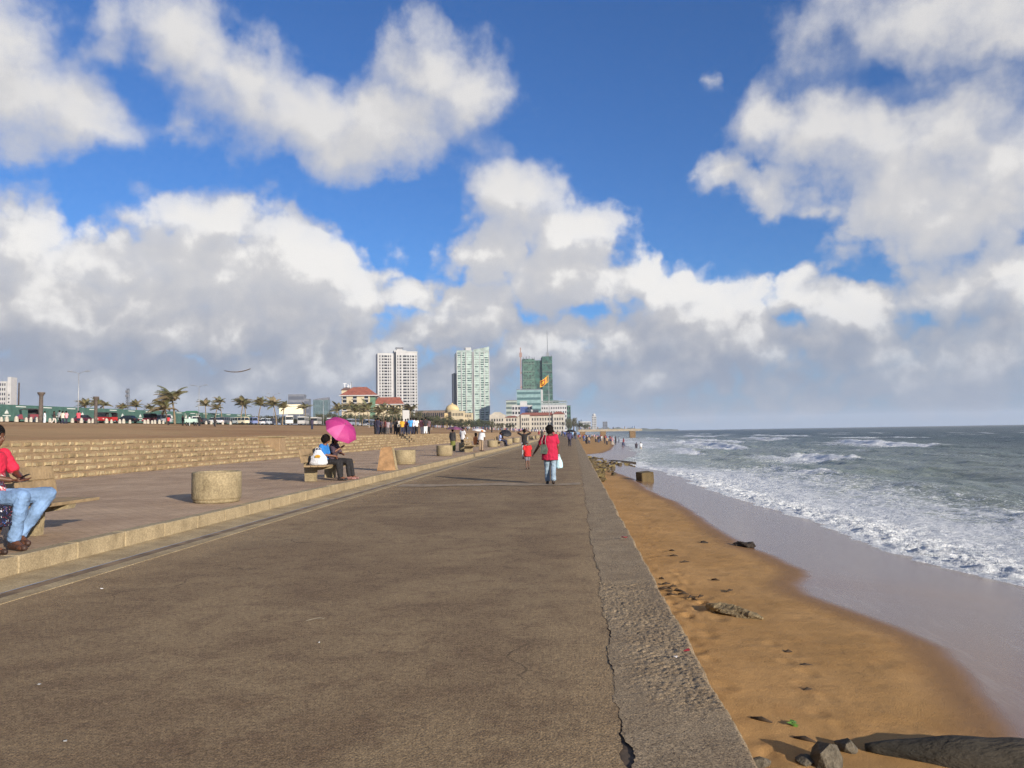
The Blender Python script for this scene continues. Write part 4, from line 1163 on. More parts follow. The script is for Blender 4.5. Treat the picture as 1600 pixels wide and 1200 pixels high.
WLK = dict(WALK, shL=(-.175, -.015, 1.385), elL=(-.33, .0, 1.12), wrL=(-.46, .08, .92), elR=(.235, -.02, 1.12), wrR=(.235, .02, .88), kneeR=(.09, .02, .50), ankR=(.085, -.16, .13), toeR=(.09, -.03, .035), kneeL=(-.09, .10, .51), ankL=(-.09, .11, .09), toeL=(-.10, .28, .035))
magenta = mat('magenta_blouse', S(178, 18, 62), .85, .15, 5, .6, 14, stretch=(1, 1, .3))
person('person', 'walking woman in magenta blouse and pale jeans seen from behind', WLK, (-.70, 21.7, .005), -1, 1.66, 1.08, 1, magenta, denim(S(134, 154, 170)), mat('dark_sandal', S(46, 34, 30), .6, .2, 20),
       'curly', None, .62, .055, voxel=.0115, hands=True, shirt_hem=.17, curl=(.7, .9))
e = empty('handbag', (-.86, 21.54, 1.02), R(-12), 'grey green handbag hanging on the back of the woman in magenta', 'handbag')
mb = MB(); mb.prism([(-.09, -.13), (.09, -.15), (.11, -.03), (.07, .11), (-.01, .13), (-.07, .09)], 'y', -.05, .04); mb.build('pouch', mat('bag_leather', S(86, 98, 86), .6, .3, 12, .5, 30), e)
mb = MB(); mb.tube([(-.06, -.01, .08), (-.06, -.01, .24), (-.02, .05, .40), (.06, .12, .44)], .012, 6); mb.tube([(.05, -.01, .10), (.04, -.01, .24), (.05, .05, .38), (.07, .12, .44)], .012, 6); mb.build('strap', mat('bag_strap', S(120, 128, 118), .6, .2, 12), e)
plastic_bag('carrier_bag', 'pale blue carrier bag in the right hand of the woman in magenta', (-.44, 21.72, .46), .20, .34, .13, S(176, 208, 216), R(10))
CH = dict(WALK, elR=(.25, .0, 1.12), wrR=(.30, .02, .90), kneeR=(.07, .12, .52), ankR=(.07, -.02, .12), toeR=(.08, .12, .035), kneeL=(-.07, .06, .50), ankL=(-.07, -.04, .09), toeL=(-.08, .13, .03))
person('person', 'small child in red shirt, grey shorts and cap walking near the woman in magenta', CH, (-1.90, 30.6, .005), -4, 1.13, 1.05, 1, cloth(S(190, 32, 38)), cloth(S(112, 110, 120)), mat('child_shoe', S(60, 44, 40), .6), 'cap', cloth(S(96, 92, 92)), .6, .03, 'shorts', voxel=.013)
HND = dict(WALK, elL=(-.40, .02, 1.50), wrL=(-.15, .0, 1.62), elR=(.40, .02, 1.50), wrR=(.15, .0, 1.62), kneeL=(-.09, .08, .51), ankL=(-.10, .10, .09), toeL=(-.11, .26, .03), kneeR=(.09, -.01, .49), ankR=(.09, -.18, .12), toeR=(.10, -.03, .03))
person('person', 'woman in black top and white trousers walking with both hands at her head', HND, (-2.80, 42.6, .005), 0, 1.66, .95, 1, black, cloth(S(196, 196, 198)), mat('black_shoe', S(34, 30, 30), .5), 'bun', None, .7, .0, voxel=.018)
person('person', 'dark dressed walker under a black umbrella far down the promenade', WALK, (-.45, 75.0, .005), 0, 1.62, .95, 1, cloth(S(62, 58, 92)), cloth(S(48, 46, 60)), mat('black_shoe2', S(34, 30, 30), .5), 'short', None, 1.5, .02, voxel=.025)
blk = [flat(S(30, 29, 34), .6, 'umbrella_cloth', var=.2)]
umbrella('open_umbrella', 'open black umbrella over the lone walker far down the promenade', (-.33, 75.1, 1.03), (.02, -.05, 1), blk, .55, .24, .42)

# people further along the pavement
person('person', 'standing woman in dark top and long green skirt with a purple umbrella', STAND, (-8.75, 54.2, PAVE), 20, 1.60, 1.08, 1, cloth(S(52, 50, 52)), cloth(S(104, 108, 52)), None, 'bun', None, 1.7, .03, 'skirt', .06, .025, skirt_flare=.22)
umbrella('open_umbrella', 'open purple umbrella above the woman in green skirt', (-8.62, 54.3, 1.22), (.06, .0, 1), [flat(S(126, 72, 104), .6, 'umbrella_cloth', var=.2), flat(S(96, 62, 84), .6, 'umbrella_cloth', var=.2)], .62, .22, .55)
person('person', 'man in white shirt and black trousers standing behind a planter', dict(STAND, elR=(.26, .02, 1.12), wrR=(.25, .12, .92)), (-8.62, 58.2, PAVE), 30, 1.74, 1.05, 1, white, black, mat('black_shoe3', S(34, 30, 30), .5), 'short', None, .7, .02, voxel=.025)
plastic_bag('carrier_bag', 'white carrier bag beside the man in white shirt and black trousers', (-8.2, 57.9, PAVE + .36), .36, .52, .2, S(222, 224, 228))
STOOP = dict(STAND, chest=(0, .12, 1.22), neck=(0, .22, 1.36), head=(0, .28, 1.47), shL=(-.17, .17, 1.31), shR=(.17, .17, 1.31), elL=(-.20, .22, 1.04), elR=(.20, .22, 1.04), wrL=(-.16, .36, .86), wrR=(.16, .36, .86), waist=(0, .03, 1.08))
person('person', 'stooping man in white shirt, fawn trousers and orange cap by the bench', STOOP, (-6.55, 53.0, PAVE), 15, 1.60, 1.05, 1, white, cloth(S(150, 130, 108)), mat('grey_shoe', S(70, 60, 56), .5), 'cap', cloth(S(206, 130, 74)), .8, .03, voxel=.025)
person('person', 'person in orange sitting under a white umbrella beside the stooping man', SIT, (-7.0, 53.6, PAVE + .0), 60, 1.66, 1.0, 1, cloth(S(198, 128, 82)), cloth(S(92, 72, 62)), None, 'short', None, .6, .02, voxel=.025)
umbrella('open_umbrella', 'open white umbrella over the person in orange', (-6.85, 53.7, 1.0), (.12, -.05, 1), [flat(S(214, 210, 206), .6, 'umbrella_cloth')], .52, .16, .66)
person('person', 'man in light blue shirt and navy trousers sitting on a distant bench', dict(SIT, kneeR=(.11, .46, .52), ankR=(.12, .62, .09), toeR=(.12, .78, .05)), (-6.98, 71.6, PAVE), 85, 1.70, 1.05, 1, cloth(S(150, 164, 204)), navy, mat('black_shoe4', S(34, 30, 30), .5), 'short', None, .8, .02, voxel=.025)
person('person', 'companion in grey hidden behind the black umbrella on the distant bench', SIT, (-6.9, 72.6, PAVE), 80, 1.62, 1.0, 1, cloth(S(88, 84, 88)), cloth(S(60, 56, 58)), None, 'long', None, .8, .02, voxel=.03)
umbrella('open_umbrella', 'open black umbrella tilted beside the man in light blue', (-6.62, 72.5, 1.02), (.25, -.55, .8), blk, .56, .24, .5)

# ------------------------------------------------------------------ beach debris
def rock(name, label, loc, size, seed, material, rot=0, group=None, cat='rock', sharp=.35, n=40):
    r_ = random.Random(seed); mb = MB(); pts = []
    for i in range(n):
        d_ = Vector((r_.gauss(0, 1), r_.gauss(0, 1), r_.gauss(0, 1))).normalized()
        d_ *= 1 + r_.uniform(-sharp, sharp * .4)
        pts.append((d_.x * size[0], d_.y * size[1], d_.z * size[2]))
    mb.hull(pts)
    o = mb.build(name, material); o.location = loc; o.rotation_euler = (0, 0, rot)
    tag(o, label, cat, group); return o
M_rock = concrete_material('dark_rock', S(78, 74, 66), S(112, 104, 90), 30, .9, .02, S(48, 44, 38), .6)
M_drift = concrete_material('barnacled_rock', S(120, 106, 82), S(160, 142, 108), 34, 1.0, .03, S(58, 50, 40), .7)
M_wetrock = concrete_material('wet_rock', S(44, 38, 34), S(66, 58, 50), 30, .8, .02)
def long_rock(name, label, p0, p1, r0, r1, seed, material, cat='rock', flatten=.6, lumps=10):
    r_ = random.Random(seed); p0, p1 = Vector(p0), Vector(p1)
    mb = MB(); n = 26; seg = 14; v, f = [], []
    t_ = (p1 - p0).normalized(); s_ = t_.cross(Vector((0, 0, 1))).normalized(); u_ = s_.cross(t_)
    for i in range(n + 1):
        a = i / n; c = p0.lerp(p1, a); rr = r0 + (r1 - r0) * a
        rr *= min(1, .25 + 4 * a, .25 + 4 * (1 - a))
        for k in range(seg):
            th = 2 * math.pi * k / seg
            q = rr * (1 + .22 * math.sin(3 * th + a * 9 + seed) + r_.uniform(-.14, .14))
            v.append(c + s_ * math.cos(th) * q + u_ * math.sin(th) * q * flatten)
    for i in range(n):
        for k in range(seg): f.append((i * seg + k, i * seg + (k + 1) % seg, (i + 1) * seg + (k + 1) % seg, (i + 1) * seg + k))
    f.append(tuple(range(seg))[::-1]); f.append(tuple(range(n * seg, (n + 1) * seg)))
    mb.add(v, f, 0, False)
    o = mb.build(name, material); tag(o, label, cat); return o
def onsand(px, py, dz=0.0):
    z = -1.0
    for _ in range(8):
        p = G(px, py, z); z = sand(p.x, p.y)
    return Vector((p.x, p.y, z + dz))
a, b_ = onsand(1104, 952, .05), onsand(1192, 970, .03)
long_rock('weathered_rock', 'long barnacled grey rock lying on the dry sand by the wall', a, b_, .15, .09, 4, M_drift)
a, b_ = onsand(1146, 851, .03), onsand(1180, 857, .05)
long_rock('wet_rock', 'small dark wet rock at the edge of the wet sand', a, b_, .09, .16, 7, M_wetrock, flatten=.5)
p = onsand(1100, 848); rock('pebble', 'small dark stone on dry sand left of the wet rock', p, (.10, .08, .05), 3, M_wetrock)
# the timber half buried at the lower right corner
M_log = mat('weathered_log', S(56, 50, 40), .9, .35, 3.5, .8, 18, color2=S(30, 28, 22), stretch=(.3, 1, 1))
a, b_ = onsand(1352, 1172, .02), onsand(1760, 1232, .10)
mb = MB(); n = 30; pts, rr = [], []
for i in range(n + 1):
    q = i / n; pts.append(a.lerp(b_, q) + Vector((0, 0, .012 * math.sin(q * 9)))); rr.append((.03 + .15 * min(1, q * 2.2)) * (1 + .05 * math.sin(q * 23)))
mb.tube(pts, rr, 16); o = mb.build('driftwood_log', M_log); tag(o, 'dark weathered log half buried in the sand at lower right', 'log')
p = onsand(1322, 1172, .03); rock('stone', 'small angular stone with green weed next to the log tip', p, (.09, .09, .07), 12, M_rock, .4)
p = onsand(1290, 1196, .04); rock('stone', 'pointed grey stone at the bottom edge left of the log', p, (.13, .11, .13), 15, M_rock, .8)
p = onsand(1258, 1190, .01); rock('stone', 'flat low stone beside the pointed grey stone', p, (.10, .08, .04), 18, M_rock, 1.2)
p = onsand(1188, 1194, .0); rock('stone', 'dark stone at the foot of the sea wall corner', p, (.11, .06, .05), 21, M_rock, .2)
weed = mat('green_leaf', S(110, 150, 60), .6, .3, 20)
mb = MB(); r_ = random.Random(2)
for i in range(9):
    a_ = r_.uniform(0, 6.28); q = r_.uniform(.02, .05)
    c = Vector((r_.uniform(-.02, .02), r_.uniform(-.02, .02), r_.uniform(.01, .035)))
    mb.add([c + Vector((math.cos(a_) * q, math.sin(a_) * q, 0)), c + Vector((math.cos(a_ + 1.6) * q * .5, math.sin(a_ + 1.6) * q * .5, .014)), c - Vector((math.cos(a_) * q, math.sin(a_) * q, -.01)), c + Vector((math.cos(a_ - 1.6) * q * .5, math.sin(a_ - 1.6) * q * .5, .004))], [(0, 1, 2, 3)])
o = mb.build('leaf_scrap', weed); o.location = onsand(1240, 1136); tag(o, 'crumpled green leaf lying on the sand near the bottom', 'leaf')
def litter(label, px, py, z, c, s_=.05, seed=1):
    r_ = random.Random(seed); mb = MB(); pts = [(r_.uniform(-1, 1) * s_, r_.uniform(-1, 1) * s_ * .8, r_.uniform(0, .5) * s_) for i in range(9)]
    mb.hull(pts); o = mb.build('litter', flat(c, .6, 'litter_plastic', var=.3)); o.location = G(px, py, z); tag(o, label, 'litter'); return o
litter('crumpled pink wrapper on the concrete sea wall', 977, 841, .02, S(200, 80, 84), .06, 3)
litter('small red wrapper at the edge of the concrete sea wall', 1072, 1017, .02, S(170, 40, 44), .03, 4)
litter('tiny white scrap on the sea wall beside the red wrapper', 1056, 1027, .02, S(210, 205, 200), .018, 5)
litter('white scrap of paper on the asphalt at lower left', 62, 1070, .006, S(220, 218, 214), .016, 6)
litter('white scrap of paper on the middle of the asphalt', 500, 1004, .006, S(220, 218, 214), .014, 7)
litter('white scrap on the asphalt near the gutter', 160, 920, .006, S(220, 218, 214), .02, 8)
litter('pale scrap on the asphalt at the bottom left', 103, 1158, .006, S(200, 198, 190), .014, 9)
mb = MB(); c0 = G(478, 970, .010); mb.tube([c0 + Vector((q * .13, .10 * math.sin(q * 2.4), 0)) for q in (0, .25, .5, .75, 1)], .0016, 5)
o = mb.build('string', flat(S(150, 144, 130), .7, 'cord')); tag(o, 'short pale curved string on the asphalt', 'string')
# concrete block and the rubble spit
p = onsand(1008, 752)
mb = MB(); mb.bbox(-.36, .36, -.34, .34, -.2, .50, .03); o = mb.build('concrete_block', concrete_material('wet_concrete', S(84, 72, 52), S(104, 90, 64), 40, .6, .01, S(70, 54, 34), .5)); o.location = p; o.rotation_euler = (R(3), R(-4), R(24))
tag(o, 'single square concrete block sitting at the water edge', 'block')
r_ = random.Random(21)
M_spit = [concrete_material('spit_rock', S(a, b2, c), S(a + 26, b2 + 24, c + 16), 18, .9, .03, S(60, 52, 34), .6) for a, b2, c in ((84, 72, 52), (104, 92, 62), (72, 64, 52))]
rk_mesh = []
for k in range(8):
    mb = MB(); pts = []
    for i in range(26):
        d_ = Vector((r_.gauss(0, 1), r_.gauss(0, 1), r_.gauss(0, 1))).normalized() * r_.uniform(.7, 1.05); pts.append(d_)
    mb.hull(pts); rk_mesh.append(mb.mesh('shore_rock', M_spit[k % 3]))
for i in range(210):
    q = r_.random()
    y = 38 + 38 * q ** .8; wdt = 1.1 + .045 * (y - 38) if y < 66 else 3.4
    x = .95 + (r_.random() ** 1.6) * wdt * (1.0 if y < 60 else 1.25)
    if y < 44 and x > 1.4 and r_.random() < .6: continue
    s_ = r_.uniform(.07, .25) * (1.25 if x < 1.6 else 1)
    o = link(bpy.data.objects.new('shore_rock', rk_mesh[r_.randrange(8)]))
    o.location = (x, y, sand(x, y) + s_ * .25); o.scale = (s_ * r_.uniform(.8, 1.4), s_ * r_.uniform(.8, 1.6), s_ * r_.uniform(.4, .75)); o.rotation_euler = (r_.uniform(-.3, .3), r_.uniform(-.3, .3), r_.uniform(0, 6))
    tag(o, 'mossy brown boulder in the rubble heap at the foot of the sea wall', 'rock', 'boulders heaped along the sea wall')
# low dark ledge reaching into the surf
mb = MB(); v_ = []
pts = []
for i in range(60): pts.append((r_.uniform(-2.6, 2.4), r_.uniform(-1.1, 1.1), r_.uniform(-.6, .28)))
mb.hull(pts); o = mb.build('rock_ledge', M_wetrock); o.location = (3.6, 74, -1.62); tag(o, 'flat dark rock ledge running from the rubble into the surf', 'rock ledge')

# dark twigs and husks scattered by the wall
r_ = random.Random(31)
tw = mat('dark_driftwood', S(60, 46, 32), .9, .3, 20)
for i, (px, py) in enumerate(((1034, 905), (1041, 913), (1046, 921), (1052, 917), (1058, 923), (1063, 925), (1068, 929), (1079, 934), (1085, 938), (1036, 921), (1048, 930), (1095, 933), (1050, 861), (1053, 869), (1070, 879), (1118, 907), (1140, 924), (1232, 1020), (1258, 1042), (1262, 1080), (1190, 1127), (1258, 1158))):
    mb = MB(); ln = r_.uniform(.05, .11); a = r_.uniform(-.9, .9)
    mb.tube([(-math.cos(a) * ln, -math.sin(a) * ln, .01), (0, 0, .022), (math.cos(a) * ln, math.sin(a) * ln, .008)], [.010, .020, .006], 6)
    o = mb.build('driftwood_chip', tw); o.location = onsand(px, py); tag(o, 'small dark chip of driftwood scattered on the dry sand', 'driftwood', 'chips of driftwood on the sand')

# ------------------------------------------------------------------ groups of people on the green
def gz(x, y): return float(ground_z(np.array(float(x)), np.array(float(y))))
def stand_at(px, Y):
    x = D(px, 670, Y).x; return (x, Y, gz(x, Y) - .02)
tr_black = cloth(S(34, 32, 36)); tr_navy = cloth(S(40, 44, 66)); tr_grey = cloth(S(92, 88, 88))
shoe_d = mat('far_shoe', S(40, 36, 34), .6)
grp_t = [  # px, distance, facing, height, shirt, trousers, label
 (586.5, 78, 40, 1.66, S(44, 42, 50), tr_black, 'dark dressed man at the left end of the group standing on the terrace'),
 (590.5, 77, 20, 1.74, S(48, 44, 66), tr_navy, 'man in dark striped shirt, second from left on the terrace'),
 (595, 79, -30, 1.62, S(70, 60, 72), tr_black, 'person in grey purple top third from left on the terrace'),
 (598.5, 80, 10, 1.55, S(96, 84, 80), tr_grey, 'short person in grey brown, fourth from left on the terrace'),
 (602, 78, 60, 1.62, S(104, 48, 50), tr_black, 'person in maroon shirt at the right of the left hand group'),
 (606, 84, 0, 1.60, S(150, 140, 146), tr_grey, 'pale dressed person partly behind the maroon shirt'),
 (611, 92, 10, 1.66, S(74, 70, 74), tr_black, 'dark person standing further back between the two terrace groups'),
 (618, 78, -10, 1.66, S(40, 36, 38), tr_black, 'man in black at the left of the right hand terrace group'),
 (622.5, 79, 20, 1.70, S(206, 200, 190), tr_black, 'man in cream shirt beside the man in black on the terrace'),
 (628.5, 77, 0, 1.62, S(206, 160, 52), tr_navy, 'person in yellow shirt standing on the terrace'),
 (634, 78.5, 10, 1.62, S(110, 44, 58), tr_navy, 'person in dark red shirt next to the yellow shirt'),
 (637.5, 80, -20, 1.70, S(206, 208, 214), cloth(S(190, 192, 196)), 'person all in white behind the bright blue shirt'),
 (641.5, 77, 0, 1.72, S(70, 150, 214), tr_navy, 'man in bright blue shirt standing on the terrace'),
 (645.5, 77.5, 15, 1.74, S(200, 206, 222), tr_navy, 'man in white shirt right of the bright blue shirt'),
 (650.5, 78.5, -15, 1.72, S(214, 214, 212), tr_black, 'man in white shirt and black trousers ending the right hand terrace group'),
 (659.5, 77, 10, 1.66, S(176, 116, 124), cloth(S(206, 204, 202)), 'person in dusty pink top and white trousers on the terrace'),
 (665, 76.5, -10, 1.74, S(46, 42, 46), cloth(S(214, 214, 214)), 'man in dark shirt and white trousers on the terrace'),
 (669.5, 79, 0, 1.64, S(104, 84, 92), tr_black, 'person in mauve top at the right end of the terrace people'),
]
rp = random.Random(9)
for (px, Y, fc, h, c, tr_, lab) in grp_t:
    pose = dict(STAND); s_ = rp.uniform(-.05, .05)
    pose.update(kneeL=(-.11, .02 + s_, .49), ankL=(-.13, .03 + s_ * 2, .085), toeL=(-.17, .18 + s_ * 2, .03))
    if rp.random() < .35: pose.update(elR=(.27, .02, 1.14), wrR=(.12, .16, 1.10))
    person('person', lab, pose, stand_at(px, Y), fc, h, rp.uniform(.95, 1.1), rp.randrange(2), cloth(c), tr_, shoe_d, 'short', None, rp.choice((.7, .9, 1.7)), .02, voxel=.032, group='people standing on the terrace')
grp_r = [
 (69.5, 103, 60, 1.70, S(206, 214, 220), cloth(S(206, 214, 220)), 'person in a long white robe near the first stone pillar', 'skirt'),
 (84, 92, 70, 1.62, S(46, 44, 46), cloth(S(196, 186, 180)), 'walking person in black top and white trousers on the green', 'trousers'),
 (92.5, 92, 30, 1.76, S(150, 156, 160), tr_black, 'tall man in grey shirt in the walking group on the green', 'trousers'),
 (97.5, 91, 20, 1.66, S(214, 206, 186), tr_navy, 'person in cream shirt in the middle of the walking group', 'trousers'),
 (103, 91.5, 10, 1.68, S(216, 160, 170), tr_navy, 'person in pale pink shirt at the right of the walking group', 'trousers'),
 (122.5, 88, 0, 1.70, S(214, 84, 100), tr_navy, 'broad person in bright pink shirt and dark shorts alone on the green', 'shorts'),
 (285.5, 118, 30, 1.70, S(40, 38, 40), tr_black, 'dark dressed person left of the snack cart', 'trousers'),
 (296, 119, 80, 1.72, S(216, 218, 216), cloth(S(200, 204, 200)), 'person in white behind the snack cart', 'trousers'),
 (311.5, 112, 0, 1.74, S(34, 32, 34), tr_black, 'man in black standing right of the snack cart', 'trousers'),
 (335.5, 116, 0, 1.62, S(52, 48, 50), tr_black, 'lone dark figure beyond the snack cart', 'trousers'),
 (263, 128, 0, 1.60, S(206, 60, 66), tr_black, 'person in red at the foot of the big palm', 'trousers'),
 (487.5, 117, 0, 1.80, S(60, 54, 74), tr_navy, 'tall dark figure on the green left of the pink umbrella', 'trousers'),
]
for (px, Y, fc, h, c, tr_, lab, bt) in grp_r:
    person('person', lab, WALK if 'walking' in lab else STAND, stand_at(px, Y), fc, h, 1.08, rp.randrange(2), cloth(c), tr_, shoe_d, 'short', None, .8, .03, bt, .06, voxel=.035, group='people on the green near the road')

# ------------------------------------------------------------------ road and its furniture
ROAD_X = -96
M_road = mat('road_asphalt', S(92, 86, 80), .9, .2, .8, .3, 20)
ys = spaced([(60, 4), (560, 20), (900, 60)])
xs_ = np.linspace(-103, -88.5, 6)
X, Y = np.meshgrid(xs_, ys, indexing='ij')
tag(grid_object('road', X, Y, ground_z(X, Y) + .16, M_road), kind='structure')
def road_y(px, x=ROAD_X):
    d = ray(px, 660); return x * d.y / d.x
M_wpaint = mat('white_paint', S(184, 178, 164), .8, .25, 6, .2, 30)
mb = MB(); mb.lathe([(.30, 0), (.31, .1), (.29, .45), (.24, .68), (.15, .82), (.05, .87), (.001, .875)], 16, cap=False)
boll = mb.mesh('bollard', M_wpaint)
for i, px in enumerate((2, 10.5, 25.5, 41, 48.5, 56, 78, 113, 127, 139, 145, 166.5, 174, 187, 193, 203, 226, 231, 237.5, 242, 249, 255, 322, 330, 336, 348, 360)):
    o = link(bpy.data.objects.new('bollard', boll)); yy = road_y(px, -84.5)
    o.location = (-84.5, yy, gz(-84.5, yy) + .05); s_ = .82 + .2 * ((i * 7) % 3) / 2; o.scale = (s_, s_, s_)
    tag(o, 'low white domed bollard in the row between the green and the road', 'bollard', 'white domed bollards along the road')

# ---- vehicles
M_glass = mat('car_glass', S(36, 42, 48), .1, .1, 3); M_tyre = mat('tyre', S(26, 25, 25), .85, .1, 30); M_rim = mat('wheel_rim', S(150, 150, 152), .35, .1, 20, metal=.7)
M_lampred = flat(S(150, 26, 24), .3, 'tail_lamp'); M_lampw = flat(S(220, 218, 205), .2, 'head_lamp')
def carpaint(c): return flat(c, .3, 'car_paint', var=.05)
def wheel(e, x, y, r, w_):
    mb = MB(); xf = Matrix.Translation((x, y, r)) @ Matrix.Rotation(R(90), 4, 'Y')
    mb.lathe([(r * .6, -w_ / 2), (r * .95, -w_ / 2), (r, -w_ * .3), (r, w_ * .3), (r * .95, w_ / 2), (r * .6, w_ / 2)], 18, 0, xf, cap=False)
    wo = mb.build('wheel', M_tyre, e)
    mb = MB(); mb.lathe([(.001, -w_ * .42), (r * .62, -w_ * .45), (r * .62, w_ * .45), (.001, w_ * .42)], 14, 0, xf, cap=False)
    mb.build('rim', M_rim, wo)
VEH = {}
def veh_proto(kind):
    "built once, driving along +Y"
    e = empty(kind, (0, 0, 0))
    P_ = carpaint(S(200, 200, 200))
    def side(poly, half, name, m, inset=0.0, parent=e):
        mb = MB(); mb.prism(poly, 'x', -half, half); return mb.build(name, m, parent)
    if kind == 'parked_car':
        mb = MB(); body = [(-2.1, .28), (-2.15, .62), (-2.05, .84), (-1.2, .92), (.85, .92), (1.95, .76), (2.12, .58), (2.1, .28)]
        mb.prism(body, 'x', -.84, .84); mb.build('body', P_, e)
        mb = MB(); v = [(-.76, -1.75, .921), (.76, -1.75, .921), (.76, 1.1, .921), (-.76, 1.1, .921), (-.60, -1.15, 1.42), (.60, -1.15, 1.42), (.60, .35, 1.42), (-.60, .35, 1.42)]
        mb.hull(v); mb.build('cabin_glass', M_glass, e)
        mb = MB(); mb.bbox(-.61, .61, -1.18, .38, 1.405, 1.45, .02); mb.build('roof', P_, e)
        wl = [(s_, y) for s_ in (-.78, .78) for y in (-1.3, 1.3)]; r_, w_ = .31, .2
        lamps = ((2.06, .62, M_lampw), (-2.13, .70, M_lampred))
    elif kind == 'parked_van':
        mb = MB(); mb.prism([(-2.2, .3), (-2.22, 1.0), (2.1, 1.0), (2.3, .75), (2.3, .3)], 'x', -.86, .86); mb.build('body', P_, e)
        mb = MB(); mb.hull([(-.82, -2.18, 1.001), (.82, -2.18, 1.001), (.82, 2.05, 1.001), (-.82, 2.05, 1.001), (-.74, -2.1, 1.72), (.74, -2.1, 1.72), (.74, 1.35, 1.72), (-.74, 1.35, 1.72)]); mb.build('cabin_glass', M_glass, e)
        mb = MB(); mb.bbox(-.77, .77, -2.14, 1.4, 1.70, 1.88, .04); mb.build('roof', P_, e)
        for yy in (-2.12, -.9, .3):
            mb = MB()
            for s_ in (-1, 1): mb.hull([(s_ * .835, yy - .06, 1.0), (s_ * .835, yy + .06, 1.0), (s_ * .755, yy + .06, 1.71), (s_ * .755, yy - .06, 1.71), (s_ * .70, yy, 1.0), (s_ * .64, yy, 1.71)])
            mb.build('pillar', P_, e)
        wl = [(s_, y) for s_ in (-.80, .80) for y in (-1.4, 1.4)]; r_, w_ = .33, .22
        lamps = ((2.27, .72, M_lampw), (-2.19, .85, M_lampred))
    elif kind == 'bus':
        mb = MB(); mb.bbox(-1.22, 1.22, -5.3, 5.3, .4, 1.55, .06); mb.build('body', P_, e)
        mb = MB(); mb.box(-1.19, 1.19, -5.24, 5.26, 1.551, 2.45); mb.build('window_band', M_glass, e)
        mb = MB(); mb.bbox(-1.22, 1.22, -5.3, 5.3, 2.451, 2.95, .10); mb.build('roof', P_, e)
        for i in range(8):
            mb = MB(); yy = -5.25 + i * 1.5
            for s_ in (-1, 1): mb.box(s_ * 1.16, s_ * 1.215, yy, yy + .14, 1.552, 2.45)
            mb.build('pillar', P_, e)
        wl = [(s_, y) for s_ in (-1.1, 1.1) for y in (-3.2, 3.6)]; r_, w_ = .48, .28
        lamps = ((5.28, .8, M_lampw), (-5.28, 1.0, M_lampred))
    else:   # auto_rickshaw
        mb = MB(); mb.prism([(-1.3, .30), (-1.32, .95), (-.2, .95), (-.2, .38), (.55, .38), (.7, .95), (.95, .92), (1.25, .5), (1.2, .32)], 'x', -.62, .62); mb.build('body', P_, e)
        mb = MB(); mb.prism([(-1.34, .955), (-1.30, 1.55), (-.95, 1.72), (.55, 1.70), (.86, 1.5), (.78, 1.48), (.52, 1.60), (-.9, 1.62), (-1.15, 1.48), (-1.18, .955)], 'x', -.64, .64); mb.build('canopy', flat(S(40, 36, 38), .7, 'vinyl_canopy'), e)
        mb = MB(); mb.hull([(-.58, .72, .955), (.58, .72, .955), (.55, .80, 1.48), (-.55, .80, 1.48), (-.58, .69, .955), (.58, .69, .955), (.55, .77, 1.48), (-.55, .77, 1.48)]); mb.build('windscreen', M_glass, e)
        mb = MB(); mb.bbox(-.55, .55, -1.0, -.35, .42, .78, .04); mb.build('seat', flat(S(52, 40, 40), .7, 'vinyl_seat'), e)
        wl = [(-.58, -.9), (.58, -.9), (0, 1.0)]; r_, w_ = .24, .12
        lamps = ((1.2, .62, M_lampw), (-1.32, .6, M_lampred))
    for (x, y) in wl: wheel(e, x, y, r_, w_)
    hw = {'bus': .95, 'parked_van': .66, 'parked_car': .62}.get(kind, .42)
    for (y, z, m_) in lamps:
        for s_ in (-1, 1):
            mb = MB(); mb.bbox(s_ * hw - .1, s_ * hw + .1, y - .03, y + .045, z - .06, z + .06, .015); mb.build('lamp', m_, e)
    return e
def vehicle(kind, px, x, c, label, head=0.0, cat='car', s_=1.0):
    yy = road_y(px, x)
    if kind not in VEH: VEH[kind] = e = veh_proto(kind)
    else: e = copy_tree(VEH[kind])
    e.location = (x, yy, gz(x, yy) + .17); e.rotation_euler = (0, 0, R(head)); e.scale = (s_,) * 3
    for ch in e.children:
        if ch.name.split('.')[0] in ('body', 'roof', 'pillar') and ch.material_slots: paint(ch, 0, carpaint(c))
    tag(e, label, cat, 'vehicles on the road beyond the green')
    return e
RK = 'auto_rickshaw'
vehicle(RK, 42, -90.5, S(112, 34, 46), 'maroon three wheeler at the far left by the green hoarding', 140, 'rickshaw', 1.25)
vehicle(RK, 54, -91.5, S(128, 30, 50), 'second maroon three wheeler beside the first stone pillar', 30, 'rickshaw', 1.25)
vehicle('parked_car', 131, -93, S(84, 34, 48), 'dark maroon car behind the person in pink shirt', 0, 'car')
vehicle(RK, 160, -92, S(150, 44, 44), 'red three wheeler just right of the second stone pillar', 200, 'rickshaw', 1.2)
vehicle(RK, 168.5, -92, S(164, 40, 36), 'bright red three wheeler, second right of the stone pillar', 160, 'rickshaw', 1.2)
vehicle('parked_car', 198, -91.5, S(30, 30, 36), 'black saloon car parked before the green hoarding', 85, 'car', 1.05)
vehicle(RK, 233, -92, S(156, 36, 42), 'crimson three wheeler left of the silver van', 180, 'rickshaw', 1.25)
vehicle('parked_van', 250, -92, S(170, 172, 178), 'silver van left of the big palm', 80, 'van', 1.05)
vehicle('parked_van', 307, -93, S(206, 206, 204), 'white van behind the snack cart', 20, 'van', 1.0)
vehicle('parked_car', 318, -92, S(44, 46, 52), 'dark car right of the white van behind the cart', 0, 'car')
vehicle('parked_car', 334, -91, S(214, 216, 218), 'white saloon car seen side on, right of the snack cart', 80, 'car', 1.1)
vehicle('parked_van', 352, -92, S(96, 98, 104), 'grey van in the line of traffic below the palms', 0, 'van')
